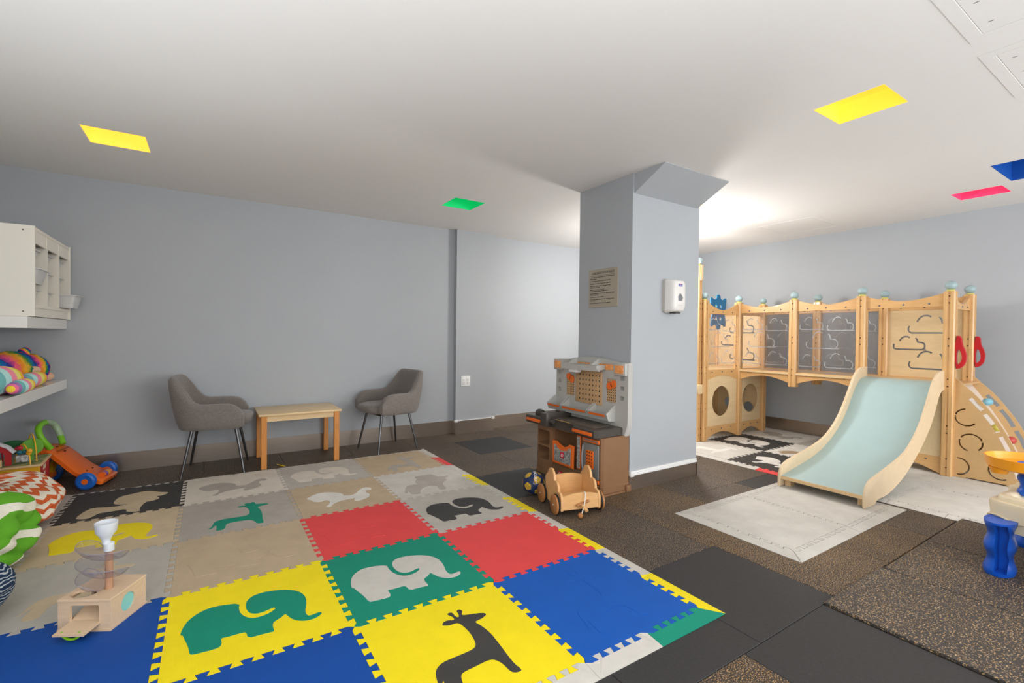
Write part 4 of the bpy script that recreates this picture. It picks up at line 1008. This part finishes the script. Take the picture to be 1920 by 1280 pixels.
def put(me, name, p, parent):
    o = bpy.data.objects.new(name, me); COL.objects.link(o); o.parent = parent; o.location = Vector(p) - PO
def post(x, y, z0=.0, z1=ZP, ball=True, ww=.037):
    g = .008
    pl = [(-ww + .008, -ww), (-g, -ww), (-g, -ww + .006), (g, -ww + .006), (g, -ww), (ww - .008, -ww), (ww, -ww + .008), (ww, -g), (ww - .006, -g), (ww - .006, g), (ww, g), (ww, ww - .008),
          (ww - .008, ww), (g, ww), (g, ww - .006), (-g, ww - .006), (-g, ww), (-ww + .008, ww), (-ww, ww - .008), (-ww, g), (-ww + .006, g), (-ww + .006, -g), (-ww, -g), (-ww, -ww + .008)]
    o = pa('post', B().prism([(x + a, y + b) for a, b in pl], 'z', z0, z1, .001), beech, smooth=20)
    if ball:
        pa('collar', B().lathe([(.026, 0), (.028, .004), (.026, .014), (.018, .016)], (x, y, z1), 20), limey, o)
        pa('ball', B().sph((x, y, z1 + .048), .040, .040, .036, 24, 14), mint, o)
    for z in (1.475, 1.42, 1.13, 1.07, .80, .74, .42, .36, .15, .08):
        if z0 + .02 < z < z1 - .02:
            put(boltme, 'bolt_hole', (x - ww + .006, y, z), o); put(boltme, 'bolt_hole', (x, y - ww + .006, z), o)
    return o
for k, y in enumerate(YS):
    post(FX, y, .62 if k == 1 else (.60 if k == 2 else .013)); post(BX, y, .62 if k in (1, 2) else .013)
post(4.585, .70, .013); post(4.505, .72, .013, 1.88, True, .03); post(BX, 1.31, .013); post(4.585, 1.31, .013); post(5.22, 1.31, .013)
pa('clamp_block', B().box(4.495, 4.535, .68, .74, 1.72, 1.885, .004), maple); pa('clamp_block', B().box(4.47, 4.545, .675, .70, .52, .62, .004), maple)

def wave(y0, y1, z_peak, z_dip, n=16): return [(y0 + (y1 - y0) * i / n, z_dip + (z_peak - z_dip) * (abs(2 * i / n - 1) ** 1.8)) for i in range(n + 1)]
def railX(x, y0, y1, kind, parent=PS, th=.011):
    """rail in a plane of constant x between two posts"""
    e = .036; a, b = y0 - e, y1 + e
    if kind == 'top': pl = wave(a, b, 1.505, 1.452) + [(b, 1.395), (a, 1.395)]
    elif kind == 'low': pl = [(a, .770), (b, .770)] + [(y, z) for y, z in wave(b, a, .652, .712)]
    elif kind == 'foot': pl = [(a, .155), (b, .155)] + [(y, z) for y, z in wave(b, a, .014, .085)]
    o = pa({'top': 'top_rail', 'low': 'deck_rail', 'foot': 'bottom_rail'}[kind], B().prism(pl, 'x', x - th, x + th, .002), beechh, parent)
    zz = {'top': 1.42, 'low': .742, 'foot': .122}[kind]
    for f in (.18, .5, .82): put(boltme2, 'bolt', (x - th, a + (b - a) * f, zz), o)
    return o
def railY(y, x0, x1, kind, th=.011):
    a, b = x0 + .036, x1 - .036
    if kind == 'top': pl = wave(a, b, 1.505, 1.420) + [(b, 1.375), (a, 1.375)]
    elif kind == 'low': pl = [(a, .770), (b, .770)] + [(q, z) for q, z in wave(b, a, .652, .700)]
    else: pl = [(a, .155), (b, .155)] + [(q, z) for q, z in wave(b, a, .014, .085)]
    o = pa({'top': 'top_rail', 'low': 'deck_rail', 'foot': 'bottom_rail'}[kind], B().prism(pl, 'y', y - th, y + th, .002), beechh)
    zz = {'top': 1.40, 'low': .742, 'foot': .122}[kind]
    for f in (.18, .5, .82): put(boltme2, 'bolt', (a + (b - a) * f, y - th, zz), o)
    return o
# cloud strokes in panel units (u right, v up)
def cloud(u, v, s, fl=1):
    P = lambda pts: [(u + fl * s * a, v + s * b * 1.3) for a, b in pts]
    return [P([(1.0, 0), (.10, 0)] + arc(.10, .09, .09, -90, -230, 8)), P(arc(.40, .20, .20, 165, 55, 10)), P(arc(.62, .25, .12, 60, -10, 6) + arc(.85, .11, .11, 80, -60, 8))]
CL = [(.03, .44, .25), (.31, .43, .26), (.10, .245, .33), (.02, .05, .24), (.29, .05, .28)]
CW = [(.17, .425, .36), (.05, .245, .27), (.18, .04, .36)]
def cloudset(y0, y1, z0, z1, sel=None, fl=-1, CL=CL):
    """strokes laid out in a panel; u runs from y0 towards y1 (decreasing y = right in view)"""
    W_ = abs(y1 - y0); H_ = z1 - z0; out = []
    for k, (cu, cv, s) in enumerate(CL):
        if sel and k not in sel: continue
        out += [[(y0 + fl * a * W_ / .6, z0 + b * H_ / .62) for a, b in st] for st in cloud(cu, cv, s)]
    return out
def acrylicX(x, y0, y1):
    a, b = y0 - .030, y1 + .030
    o = pa('clear_panel', B().box(x - .003, x + .003, b, a, .765, 1.400), acr)
    for st in cloudset(a, b, .79, 1.38): pa('cloud_groove', B().prism(ribbon(st, .009), 'x', x - .0042, x - .003), groove, o)
# front and back bays of the bridge
for k in range(3):
    a, b = YS[k], YS[k + 1]
    railX(FX, a, b, 'top'); railX(BX, a, b, 'top'); railX(BX, a, b, 'low')
    if k < 2: railX(FX, a, b, 'low'); acrylicX(FX, a, b); acrylicX(BX, a, b)
railX(BX, 1.31, .70, 'top'); railX(BX, 1.31, .70, 'low')
railY(YS[3], FX, BX, 'top'); railY(.70, FX, BX, 'top'); railY(.70, 4.585, FX, 'top'); railY(.70, 4.585, FX, 'low'); railY(.70, FX, BX, 'low')
railY(.70, 4.585, FX, 'foot'); railY(.70, FX, BX, 'foot'); railY(1.31, 4.585, FX, 'top'); railY(1.31, FX, BX, 'top')
# deck boards
for n_, (x0, x1, y0, y1) in enumerate(((FX - .03, BX + .03, -1.155, -.505), (FX - .03, BX + .03, -.505, .095), (FX - .03, BX + .03, .095, .70), (4.56, BX + .03, .70, 1.34))):
    pa('deck_board', B().box(x0, x1, y0 + .001, y1 - .001, .742, .762, .002, 1), ply)
# solid cloud panels
def woodX(x, y0, y1, z0, z1, sel, name='cloud_panel', m_=ply):
    a, b = y0 - .03, y1 + .03
    p = B().box(x - .006, x + .006, b, a, z0, z1); c = B()
    for st in cloudset(a, b, z0 + .05, z1 - .05, sel, -1, CW): c.prism(ribbon(st, .015), 'x', x - .05, x + .05)
    p.cut(c); return pa(name, p, m_)
woodX(BX, YS[2], YS[3], .765, 1.40, None); woodX(BX, 1.31, .70, .765, 1.40, None)
# clear panel in front of the corner tower with its blue animal faces
o = pa('clear_panel', B().box(4.61, 5.195, .697, .703, .765, 1.380), acr)
for st in cloudset(4.615, 5.19, .79, 1.37, None, 1): pa('cloud_groove', B().prism(ribbon(st, .009), 'y', .6955, .697), groove, o)
fb = mk('face_blue', (24, 104, 148), .35)
def face(cx, cz, s, flip):
    q = [(-.62, .40), (-.66, .66), (-.50, .72), (-.38, .52), (-.14, .60), (-.16, .84), (.0, .95), (.16, .84), (.14, .60), (.38, .52), (.50, .72), (.66, .66), (.62, .40), (.60, .05), (.50, -.30), (.42, -.42), (-.42, -.42), (-.50, -.28), (-.60, .05), (-.62, .25)]
    q = [(cx + a * s * 1.4, cz + (b * s if not flip else -b * s)) for a, b in smoothp(q, 2, True)]
    b = B().prism(q, 'y', .714, .726, .002); c = B()
    for sx in (-.2, .2): c.lathe([(.020, -.1), (.020, .1)], (cx + sx * s * 1.3, .72, cz + (.12 if not flip else -.12) * s), 14, 'y')
    b.cut(c); return pa('animal_face', b, fb, PS, 'blue animal face board')
face(4.86, 1.445, .16, False); face(4.86, 1.345, .150, True)
# lower panels with round crawl holes
def holeY(x0, x1, y, name='crawl_panel'):
    p = B().box(x0 + .03, x1 - .03, y - .006, y + .006, .14, .72)
    p.cut(B().lathe([(.165, -.1), (.165, .1)], ((x0 + x1) / 2, y, .42), 40, 'y', sx=1.0)); return pa(name, p, maple)
holeY(4.585, FX, .70); holeY(FX, BX, .70)
p = B().box(FX - .006, FX + .006, YS[3] + .03, YS[2] - .03, .14, .73); p.cut(B().lathe([(.17, -.1), (.17, .1)], (FX, (YS[2] + YS[3]) / 2, .42), 40, 'x')); pa('crawl_panel', p, maple); railX(FX, YS[2], YS[3], 'foot'); railX(FX, YS[2], YS[3], 'low')
p = B().box(BX - .006, BX + .006, .73, 1.28, .05, .74); c = B()
for y, z, r_ in ((.86, .28, .06), (.93, .50, .035), (.82, .68, .05), (1.12, .30, .06)): c.lathe([(r_, -.1), (r_, .1)], (BX, y, z), 24, 'x')
p.cut(c); pa('hole_panel', p, ply); pa('back_panel', B().box(4.6, BX, 1.304, 1.316, .05, 1.40), ply); pa('back_panel', B().box(BX - .006, BX + .006, YS[3] + .03, YS[2] - .03, .05, .74), ply)
# grab handles
redh = plas('handle_red', (190, 30, 36), .35)
def handle(x, y):
    pl = [(y - .036, 1.155), (y - .072, 1.150), (y - .076, 1.085), (y - .098, 1.03), (y - .105, .985), (y - .098, .930), (y - .072, .892), (y - .036, .885)]
    b = B().prism(smoothp(pl, 1, True), 'x', x - .014, x + .014, .003); b.cut(B().prism(smoothp([(y - .046, 1.03), (y - .062, 1.045), (y - .078, 1.0), (y - .078, .955), (y - .060, .925), (y - .046, .925)], 1, True), 'x', x - .1, x + .1))
    pa('grab_handle', b, redh)
handle(FX, YS[3]); handle(BX, YS[3])
# ------------------------------------------------------------------ slide
up_ = [(5.215, .868), (5.10, .866), (5.02, .842), (4.945, .775), (4.875, .68), (4.80, .59), (4.70, .475), (4.58, .382), (4.44, .307), (4.29, .265), (4.10, .232), (3.90, .200), (3.80, .180), (3.755, .150), (3.735, .10), (3.735, .0135)]
lo_ = [(3.885, .0135), (3.895, .040), (3.95, .043), (4.07, .046), (4.19, .068), (4.37, .124), (4.50, .182), (4.63, .255), (4.76, .335), (4.88, .43), (4.96, .515), (5.02, .598), (5.075, .675), (5.13, .708), (5.215, .716)]
prof = smoothp(up_, 1)[:-1] + [up_[-1]] + smoothp(lo_, 1)
bedc = [(5.21, .772), (5.12, .772), (5.05, .750), (4.97, .685), (4.89, .585), (4.80, .470), (4.68, .365), (4.53, .275), (4.37, .205), (4.20, .160), (4.00, .125), (3.85, .103), (3.75, .088)]
bedc = smoothp(bedc, 2)
slm = mk('slide_mint', (168, 192, 191), .34, var=.04, vscale=5, coat=.2)
sbed = pa('slide_bed', B().prism(ribbon(bedc, .010), 'y', -1.082, -.558), slm, PS, 'pale mint slide surface', smooth=60)
sidem = mk('slide_side_ply', (226, 202, 166), .42, var=.07, vscale=5, stretch=(2, 8, 2), coat=.1)
for y in (-.548, -1.092): pa('slide_side', B().prism(prof, 'y', y - .010, y + .010, .003), sidem, sbed, smooth=50)
pa('slide_lip', B().prism([(3.742, .068), (3.760, .068), (3.760, .092), (3.742, .092)], 'y', -1.082, -.558), maplez, sbed)
pa('slide_brace', B().prism([(3.80, .060), (3.86, .060), (3.86, .085), (3.80, .085)], 'y', -1.082, -.558), maplez, sbed)
for y in (-.585, -1.055): pa('slide_block', B().box(3.79, 3.85, y - .02, y + .02, .0135, .062), maplez, sbed)
# ------------------------------------------------------------------ climbing arch
def climb_edge(off=0.):
    return [(-1.155, .815), (-1.195, .770), (-1.295, .666), (-1.37, .553), (-1.44, .435), (-1.497, .304), (-1.54, .18), (-1.565, .0135)]
def csl(pts, wd, x): return [ribbon(smoothp(pts, 2), wd)]
def climb_panel(x, full):
    ed = smoothp(climb_edge(), 2); pl = ed + [(-1.155, .0135)]
    b = B().prism(pl, 'x', x - .009, x + .009, .002); c = B()
    for s_ in ([(-1.245, .655), (-1.315, .570)], [(-1.330, .540), (-1.375, .475), (-1.405, .410)], [(-1.420, .380), (-1.455, .305), (-1.475, .245)], [(-1.49, .20), (-1.51, .13), (-1.52, .08)]):
        c.prism(ribbon(smoothp(s_, 2), .030), 'x', x - .1, x + .1)
    if full:
        for (cy, cz, r_, a0, a1) in ((-1.225, .50, .066, 95, 165), (-1.225, .50, .066, 172, 320), (-1.255, .303, .068, 20, 150), (-1.255, .303, .068, 165, 255), (-1.255, .303, .068, -50, 12), (-1.182, .103, .066, -95, 95), (-1.425, .118, .066, 80, 300)):
            c.prism(ribbon([(2 * cy - y, z) for y, z in arc(cy, cz, r_, a0, a1, 14)], .011), 'x', x - .1, x + .1)
        c.box(x - .1, x + .1, -1.458, -1.232, 0, .022)
    b.cut(c); return pa('climber_side', b, mk('climber_ply', (208, 170, 118), .42, var=.08, vscale=5, stretch=(6, 2, 2), coat=.1))
climb_panel(5.245, True); climb_panel(5.705, False)
rp = [(-1.125, .762), (-1.16, .715), (-1.235, .600), (-1.300, .485), (-1.365, .36), (-1.420, .24), (-1.460, .12), (-1.482, .016)]
ramp = pa('climbing_ramp', B().prism(ribbon(smoothp(rp, 2), .010), 'x', 5.255, 5.695), mk('ramp_white', (222, 208, 194), .4, var=.05, vscale=6), PS, smooth=60)
pa('step_board', B().box(5.255, 5.695, -1.20, -1.12, .752, .766, .002, 1), beechh)
eg = [((5.46, -1.300, .620), (132, 190, 206)), ((5.36, -1.372, .430), (214, 200, 90)), ((5.56, -1.42, .32), (200, 80, 70)), ((5.40, -1.46, .18), (132, 190, 206))]
for k, (c_, col_) in enumerate(eg): pa('climbing_grip', B().sph(c_, .040, .032, .030, 18, 12), mk('grip%d' % k, col_, .3, var=.1, vscale=30), ramp)

# ------------------------------------------------------------------ water table at the right edge
wt = empty('water_table', 'cream plastic water table with blue legs and orange tray at the right edge', 'water table', (3.62, -2.02, .0105))
crm = plas('water_cream', (224, 208, 176), .4); wbl = plas('water_blue', (14, 84, 190), .3); wor = plas('water_orange', (246, 160, 30), .3)
def wave_leg(x, y, dx, dy, z0, z1, mat, w_, d_):
    loops = []; n = 28
    for i in range(n + 1):
        u = i / n; k = 1 + .13 * sin(u * 2 * pi * 2.2 + .6)
        cx, cy = x + dx * u, y + dy * u
        loops.append([(cx + a * w_ * k, cy + b * d_ * k, z0 + (z1 - z0) * u) for a, b in [(cos(t_) if abs(cos(t_)) > .0 else 0, sin(t_)) for t_ in [2 * pi * q / 20 for q in range(20)]]])
    return B().loft(loops)
add('leg', wave_leg(-.28, .225, 0, 0, 0, .25, wbl, .085, .05).cut(B().box(-.42, -.285, .188, .228, .014, .24)), wbl, wt)
add('leg', wave_leg(.28, .225, 0, 0, 0, .25, wbl, .085, .05), wbl, wt); add('leg', wave_leg(-.28, -.42, 0, 0, 0, .25, wbl, .085, .05), wbl, wt); add('leg', wave_leg(.28, -.42, 0, 0, 0, .25, wbl, .085, .05), wbl, wt)
def lobes(sc, z):
    o_ = []
    for k in range(72):
        a = 2 * pi * k / 72; r_ = .40 + .035 * cos(6 * a) + .012 * cos(12 * a)
        o_.append((r_ * cos(a) * sc * .98, -.10 + r_ * sin(a) * sc * .98, z))
    return o_
add('basin', B().loft([lobes(.93, .185), lobes(.97, .19), lobes(1.0, .31), lobes(.985, .325), lobes(.93, .325), lobes(.92, .345), lobes(.90, .352), lobes(.82, .352), lobes(.79, .34), lobes(.76, .23)]), crm, wt, smooth=50)
wl = []
for k in range(120):
    a = 2 * pi * k / 120; r_ = (.40 + .035 * cos(6 * a) + .012 * cos(12 * a)) * .982; wl.append((r_ * cos(a), -.10 + r_ * sin(a), .25 + .010 * sin(18 * a)))
add('wave_trim', B().tube(wl, .004, 6, True), crm, wt)
add('water', B().loft([lobes(.76, .24), lobes(.76, .245)]), mk('water_blue_floor', (120, 170, 200), .2), wt)
add('tower_post', wave_leg(-.05, .165, 0, 0, .34, .50, wbl, .045, .045), wbl, wt)
tr = B().lathe([(.02, .462), (.135, .466), (.155, .474), (.160, .505), (.162, .522), (.155, .522), (.150, .508), (.140, .488), (.02, .486)], (-.045, .175, 0), 36)
add('orange_tray', tr, wor, wt); add('spout', B().lathe([(.030, .440), (.034, .45), (.042, .470), (.03, .474)], (-.115, .265, 0), 20), wor, wt)
